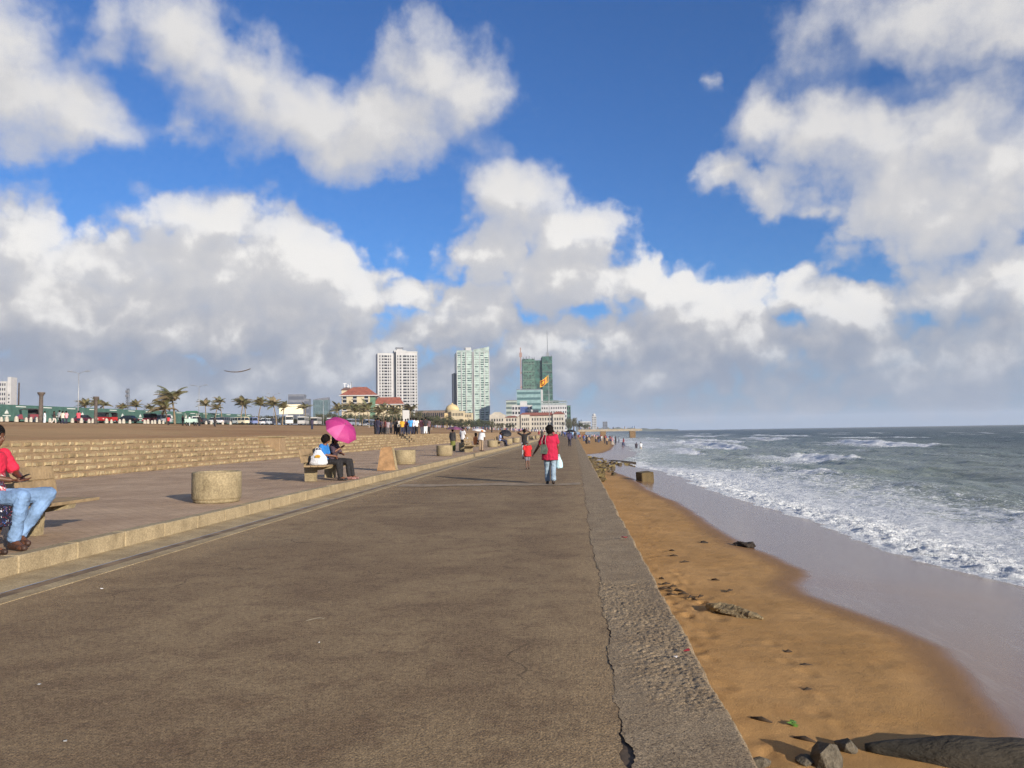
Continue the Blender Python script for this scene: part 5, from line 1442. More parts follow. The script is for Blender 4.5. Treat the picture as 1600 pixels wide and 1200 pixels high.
vehicle('parked_van', 361, -92, S(150, 160, 164), 'pale grey van behind the grey van in traffic', 0, 'van')
vehicle('parked_van', 376, -91, S(216, 208, 180), 'cream van in the line of traffic', 70, 'van', 1.05)
vehicle('parked_van', 391, -92, S(120, 134, 176), 'blue van in the line of traffic', 60, 'van', 1.05)
vehicle('parked_car', 402, -91, S(210, 212, 216), 'white car in front of the blue van', 70, 'car')
vehicle('parked_van', 416, -92, S(198, 206, 214), 'pale blue white van below the street lamp', 0, 'van')
vehicle('parked_van', 426, -92, S(60, 64, 84), 'dark blue van left of the long white coach', 0, 'van')
vehicle('bus', 448, -93, S(186, 184, 178), 'long white coach below the cream billboard', 30, 'bus')
vehicle('bus', 474, -93, S(178, 178, 176), 'second white coach right of the billboard', 12, 'bus')
vehicle('bus', 494, -94, S(180, 176, 170), 'third white coach behind the pink umbrella', 10, 'bus')
vehicle('bus', 520, -94, S(172, 174, 178), 'fourth pale coach beyond the pink umbrella', 6, 'bus')
for i, px in enumerate((540, 551, 560, 569, 577, 584)):
    vehicle(('parked_van', 'bus', 'parked_car')[i % 3], px, -93.5, (S(210, 210, 212), S(150, 158, 176), S(222, 220, 216))[i % 3], 'small distant %s vehicle in the traffic queue below the hotel' % ('white', 'bluish', 'pale', 'light', 'silvery', 'whitish')[i], 0, 'vehicle')
# snack cart
x, y, z = stand_at(299, 115)
e = empty('snack_cart', (x, y, z + .02), R(10), 'pale green and white snack cart on wheels on the green', 'cart')
mb = MB(); mb.bbox(-.9, .9, -.45, .45, .55, 1.15, .03); mb.build('counter', flat(S(176, 200, 190), .5, 'cart_paint'), e)
for sx in (-.85, .85):
    for sy_ in (-.4, .4): mb = MB(); mb.tube([(sx, sy_, 1.15), (sx, sy_, 2.1)], .03, 8); mb.build('post', M_wpaint, e)
mb = MB(); mb.hull([(-1.1, -.6, 2.1), (1.1, -.6, 2.1), (1.1, .6, 2.1), (-1.1, .6, 2.1), (-.8, -.1, 2.4), (.8, -.1, 2.4), (.8, .1, 2.4), (-.8, .1, 2.4)]); mb.build('awning', flat(S(60, 110, 84), .7, 'green_canvas'), e)
for sx in (-.6, .6): wheel(e, sx, -.48, .34, .07); wheel(e, sx, .48, .34, .07)

# ---- hoarding of green panels
H0, H1, HX = 120.0, 264.0, -116
M_hoard = mat('green_hoarding', S(72, 106, 96), .6, .15, .8)
M_print = flat(S(206, 212, 206), .6, 'white_print')
hoard = empty('green_hoarding', (HX, H0, 0), 0, 'long green construction hoarding with white emblems behind the road', 'hoarding')
mb = MB(); mb.box(0, .08, 0, 3.96, 0, 4.1); pm = mb.mesh('panel', M_hoard)
e0 = MB()
e0.lathe([(.45, 0), (.42, .25), (.28, .55), (.08, .75), (.03, .95)], 12, 0, Matrix.Translation((.10, 2.0, 2.15)) @ Matrix.Diagonal((.08, 1.3, 1, 1)))
e0.box(.085, .11, .9, 3.1, 1.72, 1.92); e0.box(.085, .11, 1.4, 2.6, 1.25, 1.38)
em = e0.mesh('emblem', M_print)
t0 = MB(); t0.box(.085, .11, .5, 3.4, 3.65, 3.85); tm = t0.mesh('lettering_line', M_print)
n = int((H1 - H0) / 4)
for i in range(n):
    yy = 4.0 * i; z = gz(HX, H0 + yy)
    o = link(bpy.data.objects.new('panel', pm), hoard); o.location = (0, yy, z + .15)
    if i % 2 == 0:
        q = link(bpy.data.objects.new('emblem', em), hoard); q.location = (0, yy, z + .15)
    else:
        q = link(bpy.data.objects.new('lettering_line', tm), hoard); q.location = (0, yy, z + .15)

# ---- lamps, pillars, masts
M_pole = mat('galvanised_pole', S(158, 160, 164), .5, .1, 4, metal=.4)
for i, yy in enumerate((138, 185, 233, 281, 329)):
    x = -95.0; e = empty('street_lamp', (x, yy, gz(x, yy) + .1), 0, ('tall twin arm street lamp left of the first group of people', 'street lamp pole just right of the big palm', 'twin arm street lamp above the line of vans', 'street lamp right of the cream billboard', 'farthest street lamp below the red roofed hotel')[i], 'street lamp', 'twin arm lamps along the road')
    mb = MB(); mb.tube([(0, 0, 0), (0, 0, 5), (0, 0, 9.6)], [.13, .10, .07], 10); mb.build('pole', M_pole, e)
    for s_ in (-1, 1):
        mb = MB(); mb.tube([(0, 0, 9.5), (s_ * .7, 0, 9.85), (s_ * 1.9, 0, 10.0)], [.05, .045, .04], 8); ar = mb.build('arm', M_pole, e)
        mb = MB(); mb.bbox(s_ * 1.8 - .45, s_ * 1.8 + .45, -.14, .14, 9.94, 10.10, .04); mb.build('lamp_head', M_pole, ar)
M_pillar = concrete_material('dark_pillar_stone', S(84, 76, 72), S(104, 94, 88), 8, .5, .02)
for (px, top_z, w_, lab) in ((63.2, 8.4, 1.0, 'thick dark stone pillar with flared capital on the green, left one'), (149.2, 7.6, .8, 'slimmer dark stone pillar with flared capital, right one')):
    yy = 104; x, yy, z = stand_at(px, yy)
    e = empty('stone_pillar', (x, yy, z), 0, lab, 'pillar', 'dark stone pillars on the green')
    mb = MB(); hh = top_z - z - .55; mb.lathe([(.34 * w_, 0), (.30 * w_, .4), (.26 * w_, hh)], 20); mb.build('column', M_pillar, e)
    mb = MB(); mb.lathe([(.26 * w_, hh), (.30 * w_, hh + .1), (.46 * w_, hh + .35), (.5 * w_, hh + .40), (.5 * w_, hh + .58), (.1, hh + .60)], 20); mb.build('capital', M_pillar, e)
x, yy, z = stand_at(28, 150); mb = MB(); mb.tube([(0, 0, 0), (0, 0, 4.5), (0, 0, 9.0)], [.22, .16, .12], 8); o = mb.build('wooden_pole', mat('pole_wood', S(72, 62, 56), .9, .2, 2)); o.location = (x, yy, z); tag(o, 'bare dark pole behind the green hoarding at far left', 'pole')
e = empty('lattice_mast', D(199.5, 650, 420) + Vector((0, 0, -4)), 0, 'slim dark lattice mast on the skyline between small palms', 'mast')
mb = MB()
for sx, sy_ in ((-1, -1), (1, -1), (1, 1), (-1, 1)): mb.tube([(sx * 1.1, sy_ * 1.1, 0), (sx * .5, sy_ * .5, 20)], .14, 5)
for k in range(14):
    t0_, t1_ = k / 14, (k + 1) / 14
    a, b_ = 1.1 - .6 * t0_, 1.1 - .6 * t1_
    mb.tube([(-a, -a, 20 * t0_), (b_, -b_, 20 * t1_)], .08, 4); mb.tube([(a, -a, 20 * t0_), (-b_, -b_, 20 * t1_)], .08, 4)
    mb.tube([(-a, -a, 20 * t0_), (a, -a, 20 * t0_)], .08, 4)
mb.build('lattice', mat('mast_steel', S(84, 86, 92), .6), e)
for zz in (15, 17.5):
    mb = MB(); mb.bbox(-1.0, 1.0, -1.2, -.8, zz, zz + 1.4, .1); mb.build('antenna', mat('antenna_grey', S(110, 112, 118), .6), e)
# kite
p = D(371, 581, 90)
e = empty('kite', p, R(8), 'long bow shaped brown kite gliding above the palms', 'kite')
mb = MB(); v, f = [], []
for i in range(17):
    u = i / 16 * 2 - 1; z = .28 * u * u + .10 * u; w_ = .13 * (1 - .55 * u * u)
    for dz in (0, .02): v += [(u * 1.6, -w_, z + dz), (u * 1.6, w_, z + dz - .05)]
for i in range(16):
    a = i * 4; f += [(a, a + 1, a + 5, a + 4), (a + 2, a + 6, a + 7, a + 3), (a, a + 4, a + 6, a + 2), (a + 1, a + 3, a + 7, a + 5)]
mb.add(v, f, 0, True); mb.build('sail', flat(S(120, 104, 90), .7, 'kite_cloth'), e)
mb = MB(); mb.tube([(u * 1.6, -.1, .28 * u * u + .10 * u + .01) for u in (-1, -.5, 0, .5, 1)], .018, 5); mb.build('spar', M_pillar, e)

# ------------------------------------------------------------------ palms and trees
M_trunk = mat('palm_trunk', S(128, 112, 90), .9, .25, 6, .5, 10, stretch=(1, 1, .3)); M_trunkd = mat('tree_trunk', S(84, 70, 56), .9, .3, 5, .5, 12)
M_frond = [mat('palm_frond', S(*c), .55, .3, 5) for c in ((104, 104, 68), (122, 114, 78), (134, 118, 86))]
def frond_mesh(seed, ln, droop, wind, m):
    r_ = random.Random(seed); mb = MB(); n = 14; pts = []
    p = Vector((0, 0, 0)); a = droop[0]
    for i in range(n + 1):
        pts.append(p.copy()); t_ = i / n
        an = a - droop[1] * t_ ** 1.4
        p = p + Vector((math.cos(an), wind * t_ * .9, math.sin(an))).normalized() * ln / n
    mb.tube(pts, [.045 * (1 - .85 * i / n) * ln / 3.2 for i in range(n + 1)], 5)
    for i in range(1, n * 3):
        t_ = i / (n * 3); k = min(int(t_ * n), n - 1); q = pts[k].lerp(pts[k + 1], t_ * n - k)
        d_ = (pts[k + 1] - pts[k]).normalized(); s_ = d_.cross(Vector((0, 0, 1))).normalized()
        L = ln * .27 * math.sin(math.pi * min(1, .16 + t_ * .86)) * r_.uniform(.8, 1.1)
        for sd_ in (-1, 1):
            tip = q + (s_ * sd_ * .72 + d_ * .55 + Vector((0, 0, -.42)) + Vector((0, wind * .9, 0))).normalized() * L
            w_ = d_ * .032 * ln / 3
            mid = q.lerp(tip, .5) + Vector((0, 0, .03 * ln))
            mb.add([q - w_, q + w_, mid + w_ * 1.2, mid - w_ * 1.2, tip], [(0, 1, 2, 3), (3, 2, 4)], 0, True)
    return mb.mesh('frond', m)
FM = [frond_mesh(i, 3.2, (R((75, 55, 40, 25, 60, 10)[i % 6]), R((95, 100, 95, 80, 120, 60)[i % 6])), .0, M_frond[i % 3]) for i in range(9)]
def palm(name, label, loc, h, lean, crown=1.0, seed=0, wind=.5, nf=18, trunk_r=.17, group='palms along the road', parts=True, dark=False):
    r_ = random.Random(seed); e = empty(name, loc, 0, label, 'palm', group)
    mb = MB(); pts, rr = [], []
    for i in range(11):
        t_ = i / 10; pts.append((lean * t_ * t_, lean * .3 * t_, h * t_)); rr.append(trunk_r * (1.35 - .55 * min(1, t_ * 1.5)) * (1 + .05 * (i % 2)))
    mb.tube(pts, rr, 9); mb.build('trunk', M_trunkd if dark else M_trunk, e)
    top_ = Vector(pts[-1])
    all_ = MB()
    for k in range(nf):
        az_ = 2 * math.pi * k / nf + r_.uniform(-.2, .2)
        # the sea wind sweeps the fronds inland (towards -X)
        dx, dy = math.cos(az_), math.sin(az_)
        dx -= wind * (1.0 if dx < .3 else .75)
        az2 = math.atan2(dy, dx)
        o = bpy.data.objects.new('frond', FM[r_.randrange(9)])
        M_ = Matrix.Translation(top_) @ Matrix.Rotation(az2, 4, 'Z') @ Matrix.Rotation(r_.uniform(-.35, .25), 4, 'Y') @ Matrix.Scale(crown * r_.uniform(.8, 1.1), 4)
        if parts:
            link(o, e); o.matrix_local = M_
        else:
            me = o.data; all_.add([v.co for v in me.vertices], [list(p_.vertices) for p_ in me.polygons], k % 3, True, M_); bpy.data.objects.remove(o)
    if not parts: all_.build('crown', M_frond, e)
    return e
def palm_at(px, top_y, Y, label, crown=1.0, lean=-.6, seed=0, parts=True, **kw):
    x, Y, z = stand_at(px, Y); top_ = D(px, top_y, Y).z
    return palm('coconut_palm', label, (x, Y, z), top_ - z, lean, crown, seed, parts=parts, **kw)
palm_at(273, 627, 152, 'tallest wind blown coconut palm with pale trunk on the green', 1.45, -.5, 1, wind=1.0, nf=34, trunk_r=.2)
palm_at(261, 640, 150, 'shorter dark trunked palm just left of the tallest palm', 1.15, -.4, 2, wind=.9, nf=20, dark=True)
small = [(138, 634, 190, .95), (147, 633, 196, .85), (163, 634, 200, .9), (187, 639, 205, .8), (217, 636, 200, .9), (232, 640, 205, .8), (322, 634, 225, 1.05), (335, 639, 230, .9), (347, 629, 235, .95), (376, 633, 200, 1.15), (384, 634, 206, .9),
         (403, 634, 210, 1.1), (432, 634, 212, 1.2), (441, 638, 216, .9), (478, 638, 262, 1.1)]
lab_s = ['first small palm behind the hoarding left of the slim pillar', 'small palm behind the slim stone pillar', 'small palm just right of the slim stone pillar', 'low palm left of the lattice mast', 'small palm right of the lattice mast', 'low palm between the mast and the tallest palm',
         'bushy palm left of the thin pointed palm', 'low palm at the foot of the thin pointed palm', 'thin pointed palm on the skyline', 'broad palm above the grey vans', 'leaning palm beside the broad palm', 'tawny palm above the blue van', 'wide palm left of the cream billboard', 'palm whose fronds cross the cream billboard', 'lone palm right of the cream billboard']
for i, (px, ty, Y, cr) in enumerate(small): palm_at(px, ty, Y, lab_s[i], cr * 1.0, (-.8, .5, -.3, .7)[i % 4], 10 + i, False, wind=.7, nf=22)
hot = [(531, 642, 300, 1.2), (547, 640, 310, 1.3), (556, 643, 300, 1.2), (566, 644, 318, 1.2), (577, 641, 305, 1.4), (590, 645, 312, 1.1), (600, 643, 318, 1.25), (612, 644, 322, 1.2), (622, 647, 318, 1.1), (640, 642, 345, 1.3)]
for i, (px, ty, Y, cr) in enumerate(hot):
    palm_at(px, ty, Y, '%s palm from the left in the row before the red roofed hotel' % ('first', 'second', 'third', 'fourth', 'fifth', 'sixth', 'seventh', 'eighth', 'ninth', 'tenth')[i], cr * 1.3, (-.8, .5, -.3, .7)[i % 4], 40 + i, False, wind=.55, nf=20, group='palms in front of the hotel')

M_leaf = [mat('foliage', S(*c), .7, .25, 2.0) for c in ((66, 74, 46), (84, 86, 54), (96, 90, 62), (58, 66, 44))]
def tree_mesh(seed, mats_, n=1500, leaf=.55):
    "crown of radius ~1 built of leaf clumps round limbs"
    r_ = random.Random(seed); mb = MB()
    cl_ = []
    for i in range(26):
        d_ = Vector((r_.gauss(0, 1), r_.gauss(0, 1), r_.gauss(.15, .7))).normalized() * r_.uniform(.35, .95); d_.z *= .62
        cl_.append((d_, r_.uniform(.16, .34)))
    for i in range(n):
        c, rad = cl_[r_.randrange(26)]
        d_ = Vector((r_.gauss(0, 1), r_.gauss(0, 1), r_.gauss(0, 1))).normalized() * rad * r_.random() ** .4
        p = c + d_; a = Vector((r_.gauss(0, 1), r_.gauss(0, 1), r_.gauss(.3, .6))).normalized(); b2 = a.orthogonal().normalized()
        s_ = leaf * r_.uniform(.06, .13)
        mb.add([p - a * s_, p + b2 * s_ * .55, p + a * s_, p - b2 * s_ * .55], [(0, 1, 2, 3)], 0 if r_.random() < .65 else 1)
    return mb.mesh('crown', mats_)
TM = [tree_mesh(100 + i, [M_leaf[i % 4], M_leaf[(i + 1) % 4]]) for i in range(5)]
def tree(px, top_y, Y, w_px, label, group, seed=0, base_z=None):
    x = D(px, 660, Y).x; z = gz(x, Y) if base_z is None else base_z
    top_ = D(px, top_y, Y).z; hh = top_ - z; rad = w_px * Y / FOC / 2
    e = empty('broadleaf_tree', (x, Y, z - .1), 0, label, 'tree', group); r_ = random.Random(seed)
    cz = hh * .58
    mb = MB(); mb.tube([(0, 0, 0), (.1 * rad * r_.uniform(-1, 1), 0, hh * .3), (.15 * rad * r_.uniform(-1, 1), .1, hh * .62)], [hh * .045, hh * .032, hh * .016], 7)
    for k in range(4):
        a = k * 1.6 + r_.random(); mb.tube([(0, 0, hh * .28), (math.cos(a) * rad * .3, math.sin(a) * rad * .3, hh * .5), (math.cos(a) * rad * .6, math.sin(a) * rad * .6, hh * .68)], [hh * .022, hh * .014, hh * .006], 5)
    mb.build('trunk', M_trunkd, e)
    o = link(bpy.data.objects.new('crown', TM[seed % 5]), e); o.location = (0, 0, cz); o.scale = (rad, rad, hh * .62); o.rotation_euler = (0, 0, seed * 1.3)
    return e
row = [(484, 646, 30), (499, 645, 28), (512, 643, 28), (524, 641, 28), (538, 645, 26), (553, 643, 30), (568, 646, 26), (584, 644, 28), (598, 645, 28), (613, 645, 26), (628, 642, 26), (640, 637, 24), (652, 638, 24), (664, 645, 26), (677, 647, 26), (690, 648, 26), (703, 649, 26), (716, 652, 24), (729, 654, 24), (742, 653, 26), (756, 653, 24), (768, 656, 20), (782, 659, 18), (797, 660, 18)]
nth = 'first second third fourth fifth sixth seventh eighth ninth tenth eleventh twelfth thirteenth fourteenth fifteenth sixteenth seventeenth eighteenth nineteenth twentieth twenty-first twenty-second twenty-third twenty-fourth'.split()
for i, (px, ty, w_) in enumerate(row): tree(px, ty, 355 + 9 * (i % 4) + max(0, i - 12) * 7, w_, '%s tree from the left in the brown green row before the towers' % nth[i], 'row of trees before the towers', i)
row2 = [(470, 652, 34), (492, 653, 34), (515, 652, 34), (538, 653, 34), (560, 653, 34), (584, 653, 34), (606, 653, 34), (630, 652, 34), (654, 652, 34), (678, 654, 34), (700, 656, 32), (722, 658, 30), (744, 659, 28)]
for i, (px, ty, w_) in enumerate(row2): tree(px, ty, 345 + 5 * (i % 3), w_, '%s low scrubby tree from the left below the taller row' % nth[i], 'low scrub before the tree row', i + 3)
for i, (px, ty, w_, Y) in enumerate(((888, 653, 16, 560), (896, 649, 14, 570), (905, 656, 16, 580), (915, 661, 14, 600))):
    tree(px, ty, Y, w_, ('dark tree right of the white hotel', 'tallest dark tree at the shore end of the hotel', 'sloping dark tree beside the shore', 'low bush at the start of the pier')[i], 'trees at the shore end', i + 1, 1.5)
tree(47, 632, 230, 26, 'rounded olive tree behind the hoarding at far left', 'trees behind the hoarding', 4)
for i, (px, ty) in enumerate(((352, 648), (385, 646), (418, 646), (450, 650))): tree(px, ty, 300, 44, '%s olive tree behind the traffic from the left' % nth[i], 'trees behind the traffic', i)

# ------------------------------------------------------------------ buildings
M_win = mat('window_glass', S(34, 38, 46), .2, .25, .4); M_white = mat('tower_render', S(178, 178, 178), .85, .08, .12); M_cream = mat('cream_render', S(186, 174, 146), .85, .10, .2)
M_tile = mat('red_roof_tile', S(152, 88, 70), .85, .18, .6); M_grey = mat('grey_cladding', S(108, 112, 122), .6, .12, .15); M_teal = mat('teal_glass', S(142, 158, 152), .3, .25, .2)
def windows(e, items, m, name='window', depth=.12):
    "each window a pane of its own up to 300, the rest joined"
    cache = {}; rest_ = MB()
    for i, (x, y, z, w_, h_) in enumerate(items):
        if i < 300:
            k = (round(w_, 2), round(h_, 2))
            if k not in cache:
                mb = MB(); mb.box(-w_ / 2, w_ / 2, -depth, .02, 0, h_); cache[k] = mb.mesh(name, m)
            o = link(bpy.data.objects.new(name, cache[k]), e); o.location = (x, y, z)
        else: rest_.box(x - w_ / 2, x + w_ / 2, y - depth, y + .02, z, z + h_)
    if rest_.v: o = rest_.build('far_' + name, m, e); o['kind'] = 'stuff'
def site(px, Y, z=None):
    x = D(px, 660, Y).x; return Vector((x, Y, gz(x, Y) if z is None else z))
def zat(px, py, Y): return D(px, py, Y).z
def part(e, name, m, fn):
    mb = MB(); fn(mb); return mb.build(name, m, e)
def hip(mb, x0, x1, y0, y1, z0, z1, ridge=.3, eave=.6):
    a = [(x0 - eave, y0 - eave, z0), (x1 + eave, y0 - eave, z0), (x1 + eave, y1 + eave, z0), (x0 - eave, y1 + eave, z0)]
    r_ = (x1 - x0) * ridge
    t_ = [(x0 + r_, (y0 + y1) / 2, z1), (x1 - r_, (y0 + y1) / 2, z1)]
    mb.add(a + t_, [(0, 1, 5, 4), (1, 2, 5), (2, 3, 4, 5), (3, 0, 4), (3, 2, 1, 0)])

# white residential tower
Y = 800; b0 = site(620, Y); top_ = zat(620, 552, Y) - b0.z
e = empty('apartment_tower', b0, R(20), 'tall white apartment tower with rows of dark windows', 'building')
part(e, 'left_wing', M_white, lambda m: m.box(-21, -4.4, -9, 12, 0, top_ - 1)); part(e, 'right_wing', M_white, lambda m: m.box(-1.6, 21, -11, 12, 0, top_))
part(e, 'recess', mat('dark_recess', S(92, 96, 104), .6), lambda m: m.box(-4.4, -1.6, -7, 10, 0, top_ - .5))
part(e, 'crown_storey', M_white, lambda m: (m.box(-3, 10, -6, 8, top_, top_ + 2.6), m.box(0, 6, -3, 5, top_ + 2.6, top_ + 5)))
part(e, 'roof_frame', M_grey, lambda m: (m.box(-1, 7, -5, -4.6, top_ + 5, top_ + 6), m.box(-1, -.6, -5, 2, top_ + 5, top_ + 6), m.box(6.6, 7, -5, 2, top_ + 5, top_ + 6)))
fl = 24; fh = (top_ - 6) / fl; it = []
for f_ in range(fl):
    z = 4 + f_ * fh
    for (xc, w_) in ((-18.5, .9), (-15.6, 1.4), (-12.4, 2.4), (-9.4, 1.1), (-7.2, .7)): it.append((xc, -9, z, w_ * 1.25, fh * .6))
    for (xc, w_) in ((.2, .8), (3.0, 1.5), (7.6, 3.0), (11.2, 1.6), (14.0, .9), (16.6, 1.8), (19.6, .8)): it.append((xc, -11, z, w_ * 1.25, fh * .6))
windows(e, it[::-1], M_win, depth=.25)
part(e, 'parapet', M_white, lambda m: m.box(-2, 21.4, -11.4, 12.4, top_ - .02, top_ + 1.0))
# green glass tower
Y = 950; b0 = site(738, Y); top_ = zat(738, 552, Y) - b0.z; k = Y / FOC
e = empty('glass_tower', b0, R(15), 'tall pale green glass tower with white fins and sloping top', 'building')
part(e, 'left_bay', M_teal, lambda m: m.box(-20.5, -.6, -14, 12, 0, top_)); part(e, 'right_bay', M_teal, lambda m: m.box(.6, 20.5, -14.6, 12, 0, top_))
part(e, 'core', M_grey, lambda m: m.box(-.6, .6, -12, 10, 0, top_))
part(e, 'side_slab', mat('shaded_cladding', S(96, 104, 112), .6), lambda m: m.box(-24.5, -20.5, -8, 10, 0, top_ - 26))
part(e, 'sloping_parapet', M_teal, lambda m: (m.add([(.6, -14.6, top_), (20.5, -14.6, top_), (20.5, -14.6, top_ + 7), (.6, -14.6, top_ + 3), (.6, -14, top_), (20.5, -14, top_), (20.5, -14, top_ + 7), (.6, -14, top_ + 3)], [(0, 1, 2, 3), (5, 4, 7, 6), (3, 2, 6, 7), (1, 5, 6, 2), (4, 0, 3, 7)]), m.box(-20.5, -.6, -14, -13.4, top_, top_ + 2.2)))
part(e, 'roof_house', M_white, lambda m: m.box(-8.5, -1.5, -8, 2, top_, top_ + 6.5))
for xx in (-20.3, -14.6, -9.0, -.9, .9, 8.6, 14.0, 20.2):
    part(e, 'fin', M_white, lambda m: m.box(xx - .35, xx + .35, -15.1, -14.0, 0, top_ + .5))
fl = 34; fh = top_ / fl; it = []; r_ = random.Random(4)
for f_ in range(fl):
    for (xc, w_, pr_) in ((-17.6, 4, .35), (-11.8, 4.2, .8), (-5, 5.5, .42), (4.6, 5, .28), (11.3, 4.2, .72), (17, 4.6, .32)):
        if r_.random() < pr_ + .18: it.append((xc + r_.uniform(-.5, .5), -14 if xc < 0 else -14.6, f_ * fh + .8, w_ * r_.uniform(.5, 1), fh * .5))
windows(e, it, mat('tower_window', S(62, 84, 84), .25, .3, .3), depth=.2)
part(e, 'floor_bands', mat('pale_spandrel', S(168, 192, 182), .4, .1, .2), lambda m: [m.box(-20.4, -.7, -14.12, -14.0, f_ * fh, f_ * fh + .7) or m.box(.7, 20.4, -14.72, -14.6, f_ * fh, f_ * fh + .7) for f_ in range(1, fl)])['kind'] = 'stuff'
# tower under construction wrapped in green netting
Y = 1050; b0 = site(842, Y); top_ = zat(842, 562, Y) - b0.z
M_net = mat('green_netting', S(50, 88, 78), .8, .5, .22, color2=S(22, 44, 42)); M_net2 = mat('green_netting_pale', S(74, 106, 92), .8, .5, .3, color2=S(40, 64, 58))
e = empty('netted_tower', b0, R(6), 'half built tower wrapped in dark green netting', 'building')
part(e, 'left_block', M_net2, lambda m: m.box(-22, -5, -14, 10, 0, top_)); part(e, 'middle_block', M_net, lambda m: m.box(-5, 5, -11, 10, 0, top_ - 2)); part(e, 'right_block', M_net, lambda m: m.box(5, 19, -15, 10, 0, top_ + 3)); part(e, 'low_block', M_net, lambda m: m.box(19, 27, -12, 6, 0, top_ * .42))
it = []
for f_ in range(22):
    z = 3 + f_ * top_ / 22
    for xc in (-19, -15.5, -12, -8): 
        if r_.random() < .55: it.append((xc, -14, z, 2.0, 1.6))
    for xc in (8, 12, 16):
        if r_.random() < .45: it.append((xc, -15, z, 2.0, 1.6))
windows(e, it, mat('open_bay', S(40, 54, 52), .8), 'opening', .15)
for i in range(9):
    part(e, 'floor_edge', mat('bare_slab', S(120, 132, 122), .8), lambda m: (m.box(-22.1, -4.9, -14.3, -14.05, 6 + i * top_ / 9.2, 6.5 + i * top_ / 9.2), m.box(4.9, 19.1, -15.3, -15.05, 6 + i * top_ / 9.2, 6.5 + i * top_ / 9.2)))
part(e, 'rooftop_columns', M_grey, lambda m: [m.box(x_, x_ + .9, -12, -11, top_, top_ + 2.5 + (x_ * 7 % 3)) for x_ in (-21, -17, -13, -9, -6, 6, 10, 14, 17.5)])['kind'] = 'stuff'
part(e, 'hoist_mast', mat('hoist_steel', S(150, 120, 110), .6), lambda m: (m.box(-25, -23.6, -12, -10.6, 0, top_ + 16), m.box(-26, -22.4, -12.6, -10, top_ + 3, top_ + 9), m.box(-25.4, -22.6, -12.2, -10.4, top_ * .8, top_ * .8 + 2), m.box(-25.4, -22.6, -12.2, -10.4, top_ * .6, top_ * .6 + 2), m.box(-25.4, -22.6, -12.2, -10.4, top_ * .4, top_ * .4 + 2)))
part(e, 'crane_mast', mat('crane_steel', S(126, 130, 134), .6), lambda m: (m.tube([(13.5, -6, top_ + 3), (13.5, -6, top_ + 10), (13.2, -6, top_ + 40)], [1.0, .55, .30], 6), m.box(12, 15, -8, -4, top_ + 3, top_ + 9)))
# blocks in front of it
def block(name, label, pxa, pxb, ytop, Y, m, depth=14, rz=0, rows=0, cols=0, wm=None, cat='building', ww=.6, wh=.55):
    cx = (pxa + pxb) / 2; b0 = site(cx, Y); w_ = (pxb - pxa) * Y / FOC; hh = zat(cx, ytop, Y) - b0.z
    e = empty(name, b0, R(rz), label, cat)
    wl_ = part(e, 'walls', m, lambda q: q.box(-w_ / 2, w_ / 2, 0, depth, 0, hh))
    part(e, 'parapet', M_grey if m is not M_white else M_white, lambda q: q.box(-w_ / 2 - .15, w_ / 2 + .15, -.15, depth + .15, hh, hh + .7))
    it = []
    for r__ in range(rows):
        for c_ in range(cols):
            it.append((-w_ / 2 + w_ * (c_ + .5) / cols, 0, hh - (r__ + .8) * (hh / (rows + .3)), w_ / cols * ww, hh / (rows + .3) * wh))
    if it: windows(wl_, it, wm or M_win, depth=.15)
    return e, w_, hh
e, w_, hh = block('office_block', 'glass office block with horizontal bands in front of the netted tower', 808, 846, 609, 880, mat('pale_glass', S(128, 156, 156), .3, .15, .2), 16, 4, 7, 1, mat('band_glass', S(74, 104, 106), .25), ww=.96, wh=.42)
part(e, 'side_column', M_white, lambda q: q.box(w_ / 2 + .16, w_ / 2 + 2.2, -.3, 14, 0, hh))
block('office_block', 'pale grey block with strip windows left of the blue panelled building', 791, 808, 626, 860, mat('grey_green_wall', S(150, 160, 152), .7, .1, .2), 14, 4, 6, 1, mat('strip_glass', S(84, 98, 98), .3), ww=.94, wh=.45)
e, w_, hh = block('office_block', 'white framed building with a large blue panel', 800, 832, 634, 800, M_white, 12, 4, 5, 7, M_win)
part(e, 'blue_panel', mat('blue_cladding', S(64, 84, 140), .4, .15, .5), lambda q: q.box(-1.8, 6.0, -.35, -.17, 1, hh - 1.0))
part(e, 'roof_house', M_white, lambda q: q.box(-2, 5.5, 2, 8, hh + .7, hh + 5))
block('office_block', 'small white stepped block right of the blue panel', 830, 842, 641, 790, M_white, 10, 4, 4, 4, M_win)
e, w_, hh = block('office_block', 'broad white block with small square windows below the green tower', 846, 886, 634, 780, M_white, 14, 3, 6, 11, M_win, ww=.42, wh=.48)
part(e, 'roof_storey', mat('roof_frame_grey', S(140, 150, 150), .6), lambda q: (q.box(-w_ / 2 + .5, w_ / 2 - .5, .6, 10, hh + .7, hh + 3.0), q.box(-w_ / 2, w_ / 2, 0, 11, hh + 4.4, hh + 5.2), [q.box(-w_ / 2 + i_ * w_ / 7, -w_ / 2 + i_ * w_ / 7 + .5, .2, .6, hh + .7, hh + 4.4) for i_ in range(8)]))
block('office_block', 'narrow green netted block at the right end of the skyline', 886, 892, 634, 900, M_net2, 10, 0, 5, 2, M_win)
